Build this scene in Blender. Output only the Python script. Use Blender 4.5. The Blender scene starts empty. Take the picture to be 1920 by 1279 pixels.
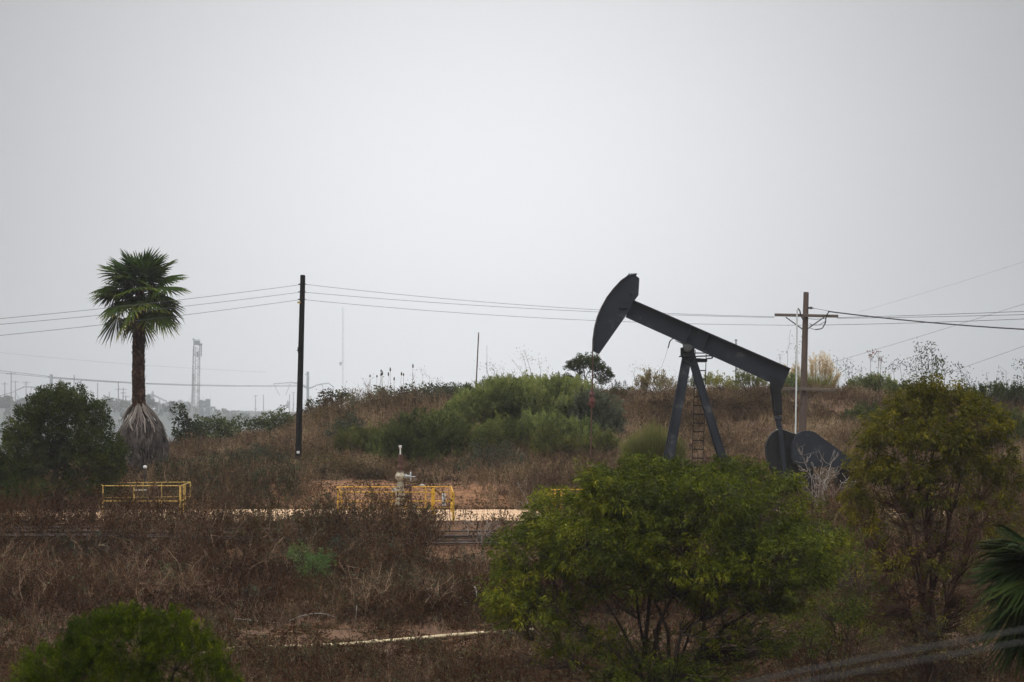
import bpy, math, random
import numpy as np

# ------------------------------------------------------------------ scene, camera
S = bpy.context.scene
COL = S.collection
F, HOR = 4533.0, 790.0            # focal length and horizon row for a 1920 x 1279 frame
PI = math.pi


def X(px, D):
    return (px - 960.0) / F * D


def Z(py, D):
    return (HOR - py) / F * D


def P3(px, py, D):
    return np.array([X(px, D), D, Z(py, D)])


# ------------------------------------------------------------------ noise and terrain
def _hash(ix, iy, s):
    n = (ix.astype(np.int64) * 374761393 + iy.astype(np.int64) * 668265263 + s * 974634777) & 0x7fffffff
    n = ((n ^ (n >> 13)) * 1274126177) & 0x7fffffff
    n = (n ^ (n >> 16)) & 0xffff
    return n / 65535.0


def vnoise(x, y, s=0):
    x = np.asarray(x, float); y = np.asarray(y, float)
    ix = np.floor(x); iy = np.floor(y)
    fx = x - ix; fy = y - iy
    fx = fx * fx * (3 - 2 * fx); fy = fy * fy * (3 - 2 * fy)
    a = _hash(ix, iy, s); b = _hash(ix + 1, iy, s); c = _hash(ix, iy + 1, s); d = _hash(ix + 1, iy + 1, s)
    return (a * (1 - fx) + b * fx) * (1 - fy) + (c * (1 - fx) + d * fx) * fy - 0.5


def fbm(x, y, s=0, o=3):
    v = 0; a = 1.0
    for k in range(o):
        v = v + a * vnoise(np.asarray(x) * 2 ** k, np.asarray(y) * 2 ** k, s + k); a *= 0.5
    return v


RX = [-400, 0, 230, 330, 450, 560, 650, 750, 850, 950, 1100, 1250, 1400, 1550, 1700, 1900, 2300]
RZ = [-2.6, -2.3, -1.9, -1.5, -1.1, -0.35, 0.45, 0.9, 1.0, 1.15, 1.3, 1.35, 1.5, 1.45, 1.3, 0.9, 0.4]
PY = [-200, 0, 4, 12, 20, 45, 56, 59, 60.5, 66, 68, 75, 78.6, 79.6, 91.0, 91.6, 93.2, 94]
PZ = [-3, -1.8, -1.9, -4.5, -6.3, -7.0, -6.6, -5.9, -5.74, -5.55, -5.2, -4.55, -3.42, -3.30, -3.30, -3.2, -2.45, -2.42]


def sm(a, b, v):
    t = np.clip((v - a) / (b - a), 0, 1)
    return t * t * (3 - 2 * t)


def T(x, y):
    x = np.asarray(x, float); y = np.asarray(y, float)
    base = np.interp(y, PY, PZ)
    R = np.interp(960 + x * F / 122.0, RX, RZ)
    t = np.clip((y - 94) / 28.0, 0, 1)
    h = -2.42 + (R + 2.42) * (t ** 0.9 * 0.75 + 0.25 * sm(0, 1, t))
    z = np.where(y > 94, h, base)
    fx = 960 + x * F / 1350.0
    FH = np.interp(fx, [-2000, -300, 60, 300, 335, 375, 800, 3000], [5.0, 4.5, 5.0, 4.2, 0.5, -2.5, -2.5, -2.0])
    far = np.interp(y, [124, 170, 330, 900, 1290, 1350, 1600, 2600], [0, -7, -20, -24, -7, 0, 0.4, 2.5])
    zfar = np.where(y < 330, (R * (1 - sm(124, 150, y))) + far, far + FH * 1.5 * sm(850, 1350, y))
    z = np.where(y > 124, zfar, z)
    road = sm(78.8, 80.0, y) * (1 - sm(90.4, 91.4, y))
    n = 0.16 * fbm(x * 0.35, y * 0.35, 3) + 0.05 * fbm(x * 1.9, y * 1.9, 9)
    n = n + 0.30 * fbm(x * 0.13, y * 0.13, 5) * sm(93, 100, y)
    n = n * np.where(y > 200, 6.0, 1.0) * (1 - 0.93 * road)
    return z + n


# ------------------------------------------------------------------ mesh accumulator
class G:
    def __init__(s):
        s.v = []; s.f = []; s.t = []; s.n = 0

    def add(s, V, Fa, tint=0.5, m=0):
        V = np.asarray(V, np.float32).reshape(-1, 3)
        Fa = np.asarray(Fa, np.int64)
        s.v.append(V)
        s.t.append(np.broadcast_to(np.asarray(tint, np.float32), (len(V),)))
        s.f.append((Fa + s.n, m))
        s.n += len(V)

    def build(s, name, mats, parent=None, off=(0, 0, 0), smooth=False, bevel=0):
        me = bpy.data.meshes.new(name)
        V = np.concatenate(s.v) - np.asarray(off, np.float32)
        loops = np.concatenate([f.ravel() for f, m in s.f])
        sizes = np.concatenate([np.full(f.shape[0], f.shape[1]) for f, m in s.f])
        mi = np.concatenate([np.full(f.shape[0], m) for f, m in s.f])
        starts = np.concatenate([[0], np.cumsum(sizes)[:-1]])
        me.vertices.add(len(V)); me.vertices.foreach_set('co', V.ravel())
        me.loops.add(len(loops)); me.loops.foreach_set('vertex_index', loops.astype(np.int32))
        me.polygons.add(len(sizes))
        me.polygons.foreach_set('loop_start', starts.astype(np.int32))
        me.polygons.foreach_set('loop_total', sizes.astype(np.int32))
        me.polygons.foreach_set('material_index', mi.astype(np.int32))
        me.polygons.foreach_set('use_smooth', np.full(len(sizes), smooth))
        at = me.attributes.new('tint', 'FLOAT', 'POINT')
        at.data.foreach_set('value', np.concatenate(s.t).astype(np.float32))
        for m in (mats if isinstance(mats, (list, tuple)) else [mats]):
            me.materials.append(m)
        me.update(calc_edges=True)
        o = bpy.data.objects.new(name, me); COL.objects.link(o)
        if parent is not None:
            o.parent = parent
        else:
            o.location = off
        if bevel:
            b = o.modifiers.new('bevel', 'BEVEL'); b.width = bevel; b.segments = 1; b.limit_method = 'ANGLE'
        return o


def tag(o, label=None, cat=None, group=None, kind=None):
    if label: o['label'] = label
    if cat: o['category'] = cat
    if group: o['group'] = group
    if kind: o['kind'] = kind
    return o


def thing(name, label, cat, loc, group=None):
    o = bpy.data.objects.new(name, None); COL.objects.link(o)
    o.location = [float(c) for c in loc]; o.empty_display_size = 0.3
    return tag(o, label, cat, group)


def nrm(a):
    return a / np.maximum(np.linalg.norm(a, axis=-1, keepdims=True), 1e-9)


# ------------------------------------------------------------------ solids
def box(g, c, size, ax=None, tint=0.5, m=0):
    c = np.asarray(c, float); h = np.asarray(size, float) / 2
    A = np.eye(3) if ax is None else np.asarray(ax, float)
    V = [c + sx * h[0] * A[0] + sy * h[1] * A[1] + sz * h[2] * A[2] for sx in (-1, 1) for sy in (-1, 1) for sz in (-1, 1)]
    g.add(V, [[0, 1, 3, 2], [4, 6, 7, 5], [0, 4, 5, 1], [2, 3, 7, 6], [0, 2, 6, 4], [1, 5, 7, 3]], tint, m)


def bar(g, p, q, w, h=None, side=(0, 1, 0), tint=0.5, m=0):
    p = np.asarray(p, float); q = np.asarray(q, float); h = h or w
    d = q - p; L = np.linalg.norm(d); d = d / L
    s = np.asarray(side, float); s = s - d * (s @ d)
    if np.linalg.norm(s) < 1e-3:
        s = np.array([1.0, 0, 0]); s = s - d * (s @ d)
    s = s / np.linalg.norm(s); u = np.cross(d, s)
    box(g, (p + q) / 2, (L, w, h), (d, s, u), tint, m)


def cyl(g, p, q, r, r2=None, n=16, tint=0.5, m=0, caps=True):
    p = np.asarray(p, float); q = np.asarray(q, float); r2 = r if r2 is None else r2
    d = nrm(q - p); ref = np.array([0, 0, 1.0]) if abs(d[2]) < 0.9 else np.array([1.0, 0, 0])
    u = nrm(np.cross(d, ref)); v = np.cross(d, u)
    a = np.arange(n) * 2 * PI / n
    ring = np.cos(a)[:, None] * u + np.sin(a)[:, None] * v
    V = np.concatenate([p + r * ring, q + r2 * ring]); i = np.arange(n); j = (i + 1) % n
    g.add(V, np.stack([i, j, j + n, i + n], 1), tint, m)
    if caps:
        g.add(p + r * ring, [i[::-1]], tint, m); g.add(q + r2 * ring, [i], tint, m)


def lathe(g, c, prof, n=20, tint=0.5, m=0):
    c = np.asarray(c, float)
    for (r0, z0), (r1, z1) in zip(prof[:-1], prof[1:]):
        cyl(g, c + [0, 0, z0], c + [0, 0, z1], max(r0, 1e-3), max(r1, 1e-3), n, tint, m, caps=(abs(r0 - r1) < 1e-6))


def prism(g, pts, y0, y1, tint=0.5, m=0):
    """pts: (x, z) outline, extruded along y"""
    pts = np.asarray(pts, float); n = len(pts)
    a = np.stack([pts[:, 0], np.full(n, y0), pts[:, 1]], 1); b = a.copy(); b[:, 1] = y1
    i = np.arange(n); j = (i + 1) % n
    g.add(np.concatenate([a, b]), np.stack([i, j, j + n, i + n], 1), tint, m)
    g.add(a, [i[::-1]], tint, m); g.add(b, [i], tint, m)


def tubes(g, P, R, sides=3, tint=0.5, m=0):
    """P (n,k,3) paths, R (n,k) radii, tint scalar or (n,)"""
    n, k, _ = P.shape
    Tn = np.gradient(P, axis=1); Tn = nrm(Tn)
    ref = np.where(np.abs(Tn[:, :1, 2:3]) > 0.8, np.array([1.0, 0.1, 0]), np.array([0.05, 0.1, 1.0]))
    ref = np.broadcast_to(ref, Tn.shape)
    U = nrm(np.cross(Tn, ref)); W = np.cross(Tn, U)
    a = np.arange(sides) * 2 * PI / sides
    V = P[:, :, None, :] + R[:, :, None, None] * (np.cos(a)[:, None] * U[:, :, None, :] + np.sin(a)[:, None] * W[:, :, None, :])
    base = (np.arange(n) * k * sides)[:, None, None] + (np.arange(k - 1) * sides)[None, :, None]
    i = np.arange(sides); j = (i + 1) % sides
    q = np.stack([base + i, base + j, base + sides + j, base + sides + i], -1).reshape(-1, 4)
    t = np.broadcast_to(np.asarray(tint, np.float32).reshape(-1, 1), (n, k * sides)).ravel() if np.ndim(tint) else tint
    g.add(V.reshape(-1, 3), q, t, m)


def wire(name, pts, r, mat, label, cat='cable', group=None, sag=None, sides=5):
    pts = np.asarray(pts, float); off = pts[0].copy()
    g = G(); tubes(g, pts[None], np.full((1, len(pts)), r), sides)
    o = g.build(name, mat, off=off)
    return tag(o, label, cat, group)


# ------------------------------------------------------------------ vegetation helpers
def rdir(rng, n):
    return nrm(rng.normal(size=(n, 3)))


def leaves(g, Pt, D, L, W, tint, rng, m=0, fold=0.25, droop=0.0):
    n = len(Pt)
    D = nrm(D); r = rdir(rng, n)
    s = nrm(np.cross(D, r)); u = np.cross(s, D)
    L = np.broadcast_to(L, (n,))[:, None]; W = np.broadcast_to(W, (n,))[:, None]
    tip = Pt + D * L; tip = tip - np.array([0, 0, 1.0]) * L * droop
    mid = Pt + D * L * 0.45 - np.array([0, 0, 1.0]) * L * droop * 0.15
    V = np.stack([Pt, mid + s * W * 0.5 + u * W * fold, tip, mid - s * W * 0.5 + u * W * fold], 1)
    b = (np.arange(n) * 4)[:, None]
    fa = np.concatenate([b + np.array([0, 1, 2]), b + np.array([0, 2, 3])])
    g.add(V.reshape(-1, 3), fa, np.repeat(np.broadcast_to(tint, (n,)), 4), m)


def blades(g, A, B, w, tint, rng, m=0):
    """thin tapering triangles from A to B"""
    n = len(A); d = nrm(B - A); s = nrm(np.cross(d, rdir(rng, n)))
    w = np.broadcast_to(w, (n,))[:, None]
    V = np.stack([A - s * w * 0.5, A + s * w * 0.5, B], 1)
    g.add(V.reshape(-1, 3), np.arange(n * 3).reshape(-1, 3), np.repeat(np.broadcast_to(tint, (n,)), 3), m)


def plumes(g, pos, dr, L, nl, ll, lw, spread, tint, rng, m=0, tv=0.15, out=0.7, droop=0.0, up=0.0):
    """sprays of leaves: each clump has an axis and nl leaves round it"""
    n = len(pos); L = np.broadcast_to(L, (n,))
    t = rng.uniform(0.0, 1.0, (n, nl)) ** 0.8
    rad = rng.normal(size=(n, nl, 3)); ax = nrm(dr)[:, None, :]
    rad = nrm(rad - ax * (rad * ax).sum(-1, keepdims=True))
    rr = spread * L[:, None] * (1.05 - t) ** 0.6 * rng.uniform(0.1, 1.0, (n, nl))
    Pt = pos[:, None, :] + ax * (L[:, None] * t)[..., None] + rad * rr[..., None]
    D = ax * 0.8 + rad * out + rng.normal(size=(n, nl, 3)) * 0.25 + np.array([0, 0, up])
    tt = np.clip(np.broadcast_to(np.asarray(tint)[..., None] if np.ndim(tint) else tint, (n, nl)) + rng.normal(size=(n, nl)) * tv, 0, 1)
    sz = rng.uniform(0.65, 1.25, n * nl)
    leaves(g, Pt.reshape(-1, 3), D.reshape(-1, 3), ll * sz, lw * sz, tt.ravel(), rng, m, droop=droop)


def paths(Sx, E, k, bow, rng, jit=0.03):
    n = len(Sx); t = np.linspace(0, 1, k)[None, :, None]
    L = np.linalg.norm(E - Sx, axis=1)[:, None, None]
    Pp = Sx[:, None] + (E - Sx)[:, None] * t + bow[:, None] * 4 * t * (1 - t)
    Pp[:, 1:-1] += rng.normal(size=(n, k - 2, 3)) * L * jit
    return Pp


def dome_points(rng, n, c, r, lo=-0.3, shell=0.55, lump=0.18, seed=0):
    """points in the outer shell of a lumpy ellipsoid, with outward normals"""
    d = rdir(rng, n * 3); d = d[d[:, 2] > lo][:n]
    lmp = 1 + lump * 2 * (vnoise(d[:, 0] * 2.4 + 7, d[:, 2] * 2.4 + seed, seed) + 0.6 * vnoise(d[:, 1] * 4 + 3, d[:, 0] * 4 + d[:, 2] * 3, seed + 4))
    q = rng.uniform(shell ** 2, 1, len(d)) ** 0.5 * lmp
    return np.asarray(c) + d * np.asarray(r) * q[:, None], nrm(d / np.asarray(r))


def skeleton(g, rng, base, targets, n_main, r_main, r_tip, hub=0.25, m=0, tint=0.5, sides=5, spreadbase=0.15, twig_sides=3):
    """multi-stemmed woody frame: main stems to some targets, twigs to all the others"""
    base = np.asarray(base, float); n = len(targets)
    idx = rng.choice(n, min(n_main, n), replace=False)
    E = targets[idx]; nn = len(idx)
    Sx = base + np.stack([rng.normal(size=nn) * spreadbase, rng.normal(size=nn) * spreadbase, np.zeros(nn)], 1)
    mid = (E - Sx); bow = np.stack([-mid[:, 0] * 0.22, -mid[:, 1] * 0.22, np.abs(mid[:, 2]) * 0.05], 1)
    k = 9
    Pm = paths(Sx, E, k, bow, rng, 0.018)
    R = np.linspace(r_main, r_tip, k)[None] * rng.uniform(0.7, 1.15, (nn, 1))
    tubes(g, Pm, R, sides, np.clip(tint + rng.normal(size=nn) * 0.15, 0, 1), m)
    rest = np.setdiff1d(np.arange(n), idx)
    if len(rest):
        J = Pm[:, 3:, :].reshape(-1, 3); JR = R[:, 3:].ravel()
        A = []; AR = []
        for t in targets[rest]:
            d = np.linalg.norm(J - t, axis=1) + np.where(J[:, 2] > t[2] - 0.05, 1.5, 0)
            i = d.argmin(); A.append(J[i]); AR.append(JR[i])
        A = np.array(A); AR = np.array(AR); E = targets[rest]
        bw = np.zeros_like(A); bw[:, 2] = -0.06 * np.linalg.norm(E - A, axis=1)
        Pt = paths(A, E, 5, bw, rng, 0.04)
        R2 = np.linspace(1, 0, 5)[None] * (np.minimum(AR * 0.6, r_main * 0.35) - r_tip)[:, None] + r_tip
        tubes(g, Pt, np.maximum(R2, r_tip * 0.6), twig_sides, np.clip(tint + rng.normal(size=len(A)) * 0.2, 0, 1), m)


# ------------------------------------------------------------------ materials
def newmat(name):
    m = bpy.data.materials.new(name); m.use_nodes = True
    nt = m.node_tree; nt.nodes.clear()
    out = nt.nodes.new('ShaderNodeOutputMaterial')
    return m, nt, out


def ramp(nt, stops):
    r = nt.nodes.new('ShaderNodeValToRGB'); e = r.color_ramp.elements
    while len(e) < len(stops): e.new(0.5)
    for i, (p, c) in enumerate(stops):
        e[i].position = p; e[i].color = (*c, 1)
    return r


def veg(name, cols, trans=0.25, rough=0.6, spec=0.25):
    spec *= 0.45
    m, nt, out = newmat(name); N = nt.nodes; Lk = nt.links
    a = N.new('ShaderNodeAttribute'); a.attribute_name = 'tint'
    k = len(cols); r = ramp(nt, [(i / max(k - 1, 1), c) for i, c in enumerate(cols)])
    Lk.new(a.outputs['Fac'], r.inputs['Fac'])
    p = N.new('ShaderNodeBsdfPrincipled'); p.inputs['Roughness'].default_value = rough
    p.inputs['Specular IOR Level'].default_value = spec
    Lk.new(r.outputs['Color'], p.inputs['Base Color'])
    if trans > 0:
        t = N.new('ShaderNodeBsdfTranslucent'); Lk.new(r.outputs['Color'], t.inputs['Color'])
        mx = N.new('ShaderNodeMixShader'); mx.inputs[0].default_value = trans
        Lk.new(p.outputs[0], mx.inputs[1]); Lk.new(t.outputs[0], mx.inputs[2]); Lk.new(mx.outputs[0], out.inputs['Surface'])
    else:
        Lk.new(p.outputs[0], out.inputs['Surface'])
    return m


def solid(name, c1, c2, scale=4.0, rough=0.7, metal=0.0, bump=0.0, stretch=(1, 1, 1), c3=None, spot=0.62, spotscale=9.0, detail=6, spec=0.3):
    m, nt, out = newmat(name); N = nt.nodes; Lk = nt.links
    tc = N.new('ShaderNodeTexCoord'); mp = N.new('ShaderNodeMapping'); mp.inputs['Scale'].default_value = stretch
    Lk.new(tc.outputs['Object'], mp.inputs['Vector'])
    n1 = N.new('ShaderNodeTexNoise'); n1.inputs['Scale'].default_value = scale; n1.inputs['Detail'].default_value = detail
    Lk.new(mp.outputs[0], n1.inputs['Vector'])
    r = ramp(nt, [(0.32, c1), (0.68, c2)]); Lk.new(n1.outputs['Fac'], r.inputs['Fac'])
    p = N.new('ShaderNodeBsdfPrincipled'); p.inputs['Roughness'].default_value = rough; p.inputs['Metallic'].default_value = metal
    p.inputs['Specular IOR Level'].default_value = spec
    col = r.outputs['Color']
    if c3 is not None:
        n2 = N.new('ShaderNodeTexNoise'); n2.inputs['Scale'].default_value = spotscale; n2.inputs['Detail'].default_value = 8
        n2.inputs['Roughness'].default_value = 0.7
        Lk.new(mp.outputs[0], n2.inputs['Vector'])
        r2 = ramp(nt, [(spot, (0, 0, 0)), (spot + 0.1, (1, 1, 1))]); Lk.new(n2.outputs['Fac'], r2.inputs['Fac'])
        mx = N.new('ShaderNodeMix'); mx.data_type = 'RGBA'
        Lk.new(r2.outputs['Color'], mx.inputs[0]); Lk.new(col, mx.inputs[6]); mx.inputs[7].default_value = (*c3, 1)
        col = mx.outputs[2]
    Lk.new(col, p.inputs['Base Color'])
    if bump:
        b = N.new('ShaderNodeBump'); b.inputs['Strength'].default_value = bump; b.inputs['Distance'].default_value = 0.03
        Lk.new(n1.outputs['Fac'], b.inputs['Height']); Lk.new(b.outputs[0], p.inputs['Normal'])
    Lk.new(p.outputs[0], out.inputs['Surface'])
    return m


M = {}
M['pump'] = solid('pumpjack_paint', (0.0052, 0.0080, 0.0130), (0.0092, 0.0130, 0.0195), 1.6, 0.72, 0, 0.05, c3=(0.042, 0.043, 0.046), spot=0.57, spotscale=1.5, spec=0.16)
M['pump_edge'] = solid('worn_paint', (0.025, 0.028, 0.03), (0.05, 0.05, 0.05), 6, 0.7)
M['pump_dark'] = solid('greasy_steel', (0.004, 0.0046, 0.0060), (0.009, 0.0096, 0.011), 7, 0.75, spec=0.10)
M['rust'] = solid('rusty_steel', (0.028, 0.014, 0.010), (0.065, 0.030, 0.020), 9, 0.85)
M['redpaint'] = solid('red_clamp_paint', (0.045, 0.016, 0.014), (0.10, 0.030, 0.025), 12, 0.7)
M['pipe'] = solid('weathered_pipe', (0.022, 0.016, 0.014), (0.055, 0.038, 0.030), 5, 0.85, c3=(0.06, 0.028, 0.016), stretch=(0.4, 3, 3))
M['palepipe'] = solid('pale_pipe_paint', (0.24, 0.19, 0.11), (0.38, 0.31, 0.19), 3, 0.7, c3=(0.12, 0.075, 0.04), spot=0.52, spotscale=4, stretch=(1, 3, 3))
M['yellow'] = solid('yellow_rail_paint', (0.32, 0.175, 0.016), (0.45, 0.27, 0.035), 4, 0.8, c3=(0.12, 0.055, 0.018), spot=0.56, spotscale=5, spec=0.15)
M['yellowpale'] = solid('faded_yellow_paint', (0.27, 0.185, 0.045), (0.40, 0.29, 0.09), 4, 0.8, c3=(0.09, 0.045, 0.018), spot=0.50, spotscale=4, spec=0.15)
M['white'] = solid('white_paint', (0.38, 0.38, 0.37), (0.55, 0.55, 0.53), 5, 0.65)
M['black'] = solid('black_marking', (0.02, 0.02, 0.02), (0.03, 0.03, 0.03), 5, 0.6)
M['valve'] = solid('old_valve_paint', (0.18, 0.165, 0.115), (0.33, 0.30, 0.23), 7, 0.7, c3=(0.06, 0.026, 0.018), spot=0.50, spotscale=7)
M['concrete'] = solid('pale_concrete', (0.16, 0.145, 0.125), (0.26, 0.235, 0.20), 4, 0.9, bump=0.3)
M['tarwood'] = solid('creosote_wood', (0.004, 0.0034, 0.0034), (0.011, 0.009, 0.0085), 5, 0.95, 0, 0.6, (5, 5, 0.35), spec=0.08)
M['wood'] = solid('weathered_pole_wood', (0.045, 0.030, 0.024), (0.090, 0.062, 0.047), 5, 0.9, 0, 0.6, (5, 5, 0.3))
M['armwood'] = solid('grey_crossarm_wood', (0.055, 0.042, 0.033), (0.10, 0.08, 0.06), 5, 0.9, 0, 0.4, (0.4, 5, 5))
M['cable'] = solid('cable_grey', (0.035, 0.035, 0.036), (0.06, 0.06, 0.06), 3, 0.8)
M['cableblack'] = solid('cable_black', (0.008, 0.008, 0.009), (0.016, 0.016, 0.016), 3, 0.5)
M['conduit'] = solid('white_conduit', (0.36, 0.38, 0.375), (0.46, 0.48, 0.47), 2, 0.6)
M['steel'] = solid('galvanised_steel', (0.20, 0.22, 0.23), (0.30, 0.32, 0.33), 0.6, 0.6)
M['farwood'] = solid('hazed_pole_wood', (0.09, 0.085, 0.08), (0.14, 0.13, 0.12), 0.5, 0.8)  # wood paled to imitate haze fade over distance
M['rigsteel'] = solid('hazed_rig_steel', (0.16, 0.15, 0.15), (0.34, 0.33, 0.33), 0.25, 0.6)  # lightened so the mast colour itself carries distance haze
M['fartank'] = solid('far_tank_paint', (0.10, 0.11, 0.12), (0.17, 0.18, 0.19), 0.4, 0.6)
M['farpump'] = solid('hazed_pump_paint', (0.22, 0.23, 0.24), (0.32, 0.33, 0.34), 0.3, 0.6)  # pale tone puts haze fade into the far pumpjack colour
M['rodrust'] = solid('rusty_rod', (0.05, 0.028, 0.022), (0.09, 0.05, 0.038), 6, 0.8, c3=(0.16, 0.10, 0.08), spot=0.6, stretch=(3, 3, 0.8))

M['bark'] = veg('grey_brown_bark', [(0.014, 0.010, 0.008), (0.030, 0.022, 0.017), (0.055, 0.042, 0.033)], 0, 0.9, 0.05)
M['palebark'] = veg('pale_dead_bark', [(0.09, 0.08, 0.07), (0.16, 0.145, 0.13), (0.24, 0.225, 0.205)], 0, 0.9, 0.05)
M['reddead'] = veg('reddish_dead_twig', [(0.018, 0.009, 0.006), (0.042, 0.022, 0.014), (0.080, 0.048, 0.030)], 0, 0.9, 0.05)
M['leaf_tree'] = veg('glossy_green_leaf', [(0.014, 0.021, 0.002), (0.043, 0.056, 0.004), (0.096, 0.110, 0.006), (0.20, 0.182, 0.010)], 0.34, 0.5, 0.15)
M['leaf_sumac'] = veg('olive_green_leaf', [(0.024, 0.026, 0.002), (0.060, 0.058, 0.004), (0.115, 0.100, 0.005), (0.21, 0.155, 0.008)], 0.32, 0.5, 0.12)
M['leaf_dark'] = veg('dark_green_leaf', [(0.010, 0.016, 0.003), (0.025, 0.036, 0.006), (0.046, 0.058, 0.009), (0.090, 0.095, 0.014)], 0.28, 0.55, 0.12)
M['leaf_front'] = veg('fine_green_leaf', [(0.009, 0.018, 0.001), (0.026, 0.042, 0.0015), (0.062, 0.082, 0.002), (0.13, 0.14, 0.004)], 0.28, 0.6, 0.08)
M['leaf_feather'] = veg('feathery_green_leaf', [(0.036, 0.048, 0.013), (0.086, 0.108, 0.029), (0.15, 0.176, 0.048), (0.22, 0.23, 0.07)], 0.3, 0.7, 0.1)
M['leaf_featherdark'] = veg('feathery_dark_leaf', [(0.018, 0.024, 0.006), (0.042, 0.054, 0.013), (0.072, 0.086, 0.020), (0.12, 0.125, 0.03)], 0.28, 0.7, 0.1)
M['leaf_yellow'] = veg('yellow_green_leaf', [(0.055, 0.060, 0.014), (0.090, 0.095, 0.020), (0.14, 0.14, 0.028), (0.20, 0.19, 0.04)], 0.3, 0.6, 0.2)
M['leaf_bright'] = veg('bright_green_leaf', [(0.030, 0.060, 0.014), (0.050, 0.090, 0.018), (0.070, 0.115, 0.020), (0.12, 0.12, 0.025)], 0.3, 0.5, 0.3)
M['leaf_grey'] = veg('grey_green_leaf', [(0.022, 0.026, 0.015), (0.042, 0.048, 0.028), (0.068, 0.076, 0.045), (0.10, 0.11, 0.068)], 0.25, 0.7, 0.1)
M['leaf_ridge'] = veg('broad_ridge_leaf', [(0.016, 0.021, 0.009), (0.034, 0.043, 0.018), (0.060, 0.073, 0.030), (0.10, 0.11, 0.055)], 0.3, 0.6, 0.1)
M['leaf_tan'] = veg('tan_leaf', [(0.10, 0.075, 0.035), (0.16, 0.125, 0.055), (0.22, 0.17, 0.075), (0.12, 0.13, 0.05)], 0.25, 0.8, 0.1)
M['leaf_red'] = veg('reddish_leaf', [(0.05, 0.045, 0.02), (0.12, 0.04, 0.025), (0.20, 0.05, 0.03)], 0.25, 0.8, 0.1)
M['grass_green'] = veg('green_grass_blade', [(0.07, 0.085, 0.018), (0.125, 0.135, 0.032), (0.20, 0.185, 0.055), (0.28, 0.22, 0.09)], 0.3, 0.7, 0.1)
M['plume'] = veg('straw_plume', [(0.30, 0.22, 0.11), (0.48, 0.37, 0.20), (0.62, 0.50, 0.31)], 0.35, 0.8, 0.1)
M['brush'] = veg('dry_brush', [(0.022, 0.0125, 0.0078), (0.055, 0.0315, 0.0195), (0.102, 0.061, 0.037), (0.165, 0.107, 0.063), (0.26, 0.19, 0.115)], 0.15, 0.9, 0.05)
M['brushleaf'] = veg('dry_brush_leaf', [(0.026, 0.016, 0.009), (0.055, 0.034, 0.016), (0.068, 0.060, 0.020), (0.105, 0.075, 0.034)], 0.2, 0.9, 0.05)
M['weed'] = veg('dead_weed_stem', [(0.013, 0.0060, 0.0031), (0.035, 0.0162, 0.0086), (0.064, 0.0325, 0.0175), (0.108, 0.064, 0.0375), (0.18, 0.128, 0.086)], 0.05, 0.9, 0.05)
M['weedleaf'] = veg('dead_weed_leaf', [(0.011, 0.0050, 0.0026), (0.031, 0.0128, 0.0055), (0.053, 0.0245, 0.0092), (0.038, 0.038, 0.013), (0.060, 0.066, 0.038)], 0.15, 0.9, 0.05)
M['palmleaf'] = veg('palm_leaf', [(0.006, 0.015, 0.002), (0.018, 0.036, 0.004), (0.045, 0.068, 0.007), (0.15, 0.145, 0.018), (0.28, 0.19, 0.05)], 0.25, 0.6, 0.12)
M['palmdark'] = veg('dark_palm_leaf', [(0.003, 0.006, 0.001), (0.006, 0.012, 0.002), (0.015, 0.022, 0.003), (0.036, 0.036, 0.006), (0.07, 0.055, 0.014)], 0.15, 0.65, 0.06)
M['palmtrunk'] = veg('palm_trunk', [(0.012, 0.006, 0.004), (0.030, 0.016, 0.011), (0.062, 0.036, 0.025), (0.11, 0.07, 0.05)], 0, 0.9, 0.05)
M['thatch'] = veg('dead_frond_thatch', [(0.014, 0.011, 0.010), (0.040, 0.033, 0.030), (0.080, 0.068, 0.062), (0.14, 0.12, 0.108), (0.27, 0.235, 0.195)], 0.1, 0.9, 0.05)
M['seed'] = veg('dark_seed_head', [(0.03, 0.022, 0.016), (0.06, 0.045, 0.032)], 0, 0.9, 0.1)


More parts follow.
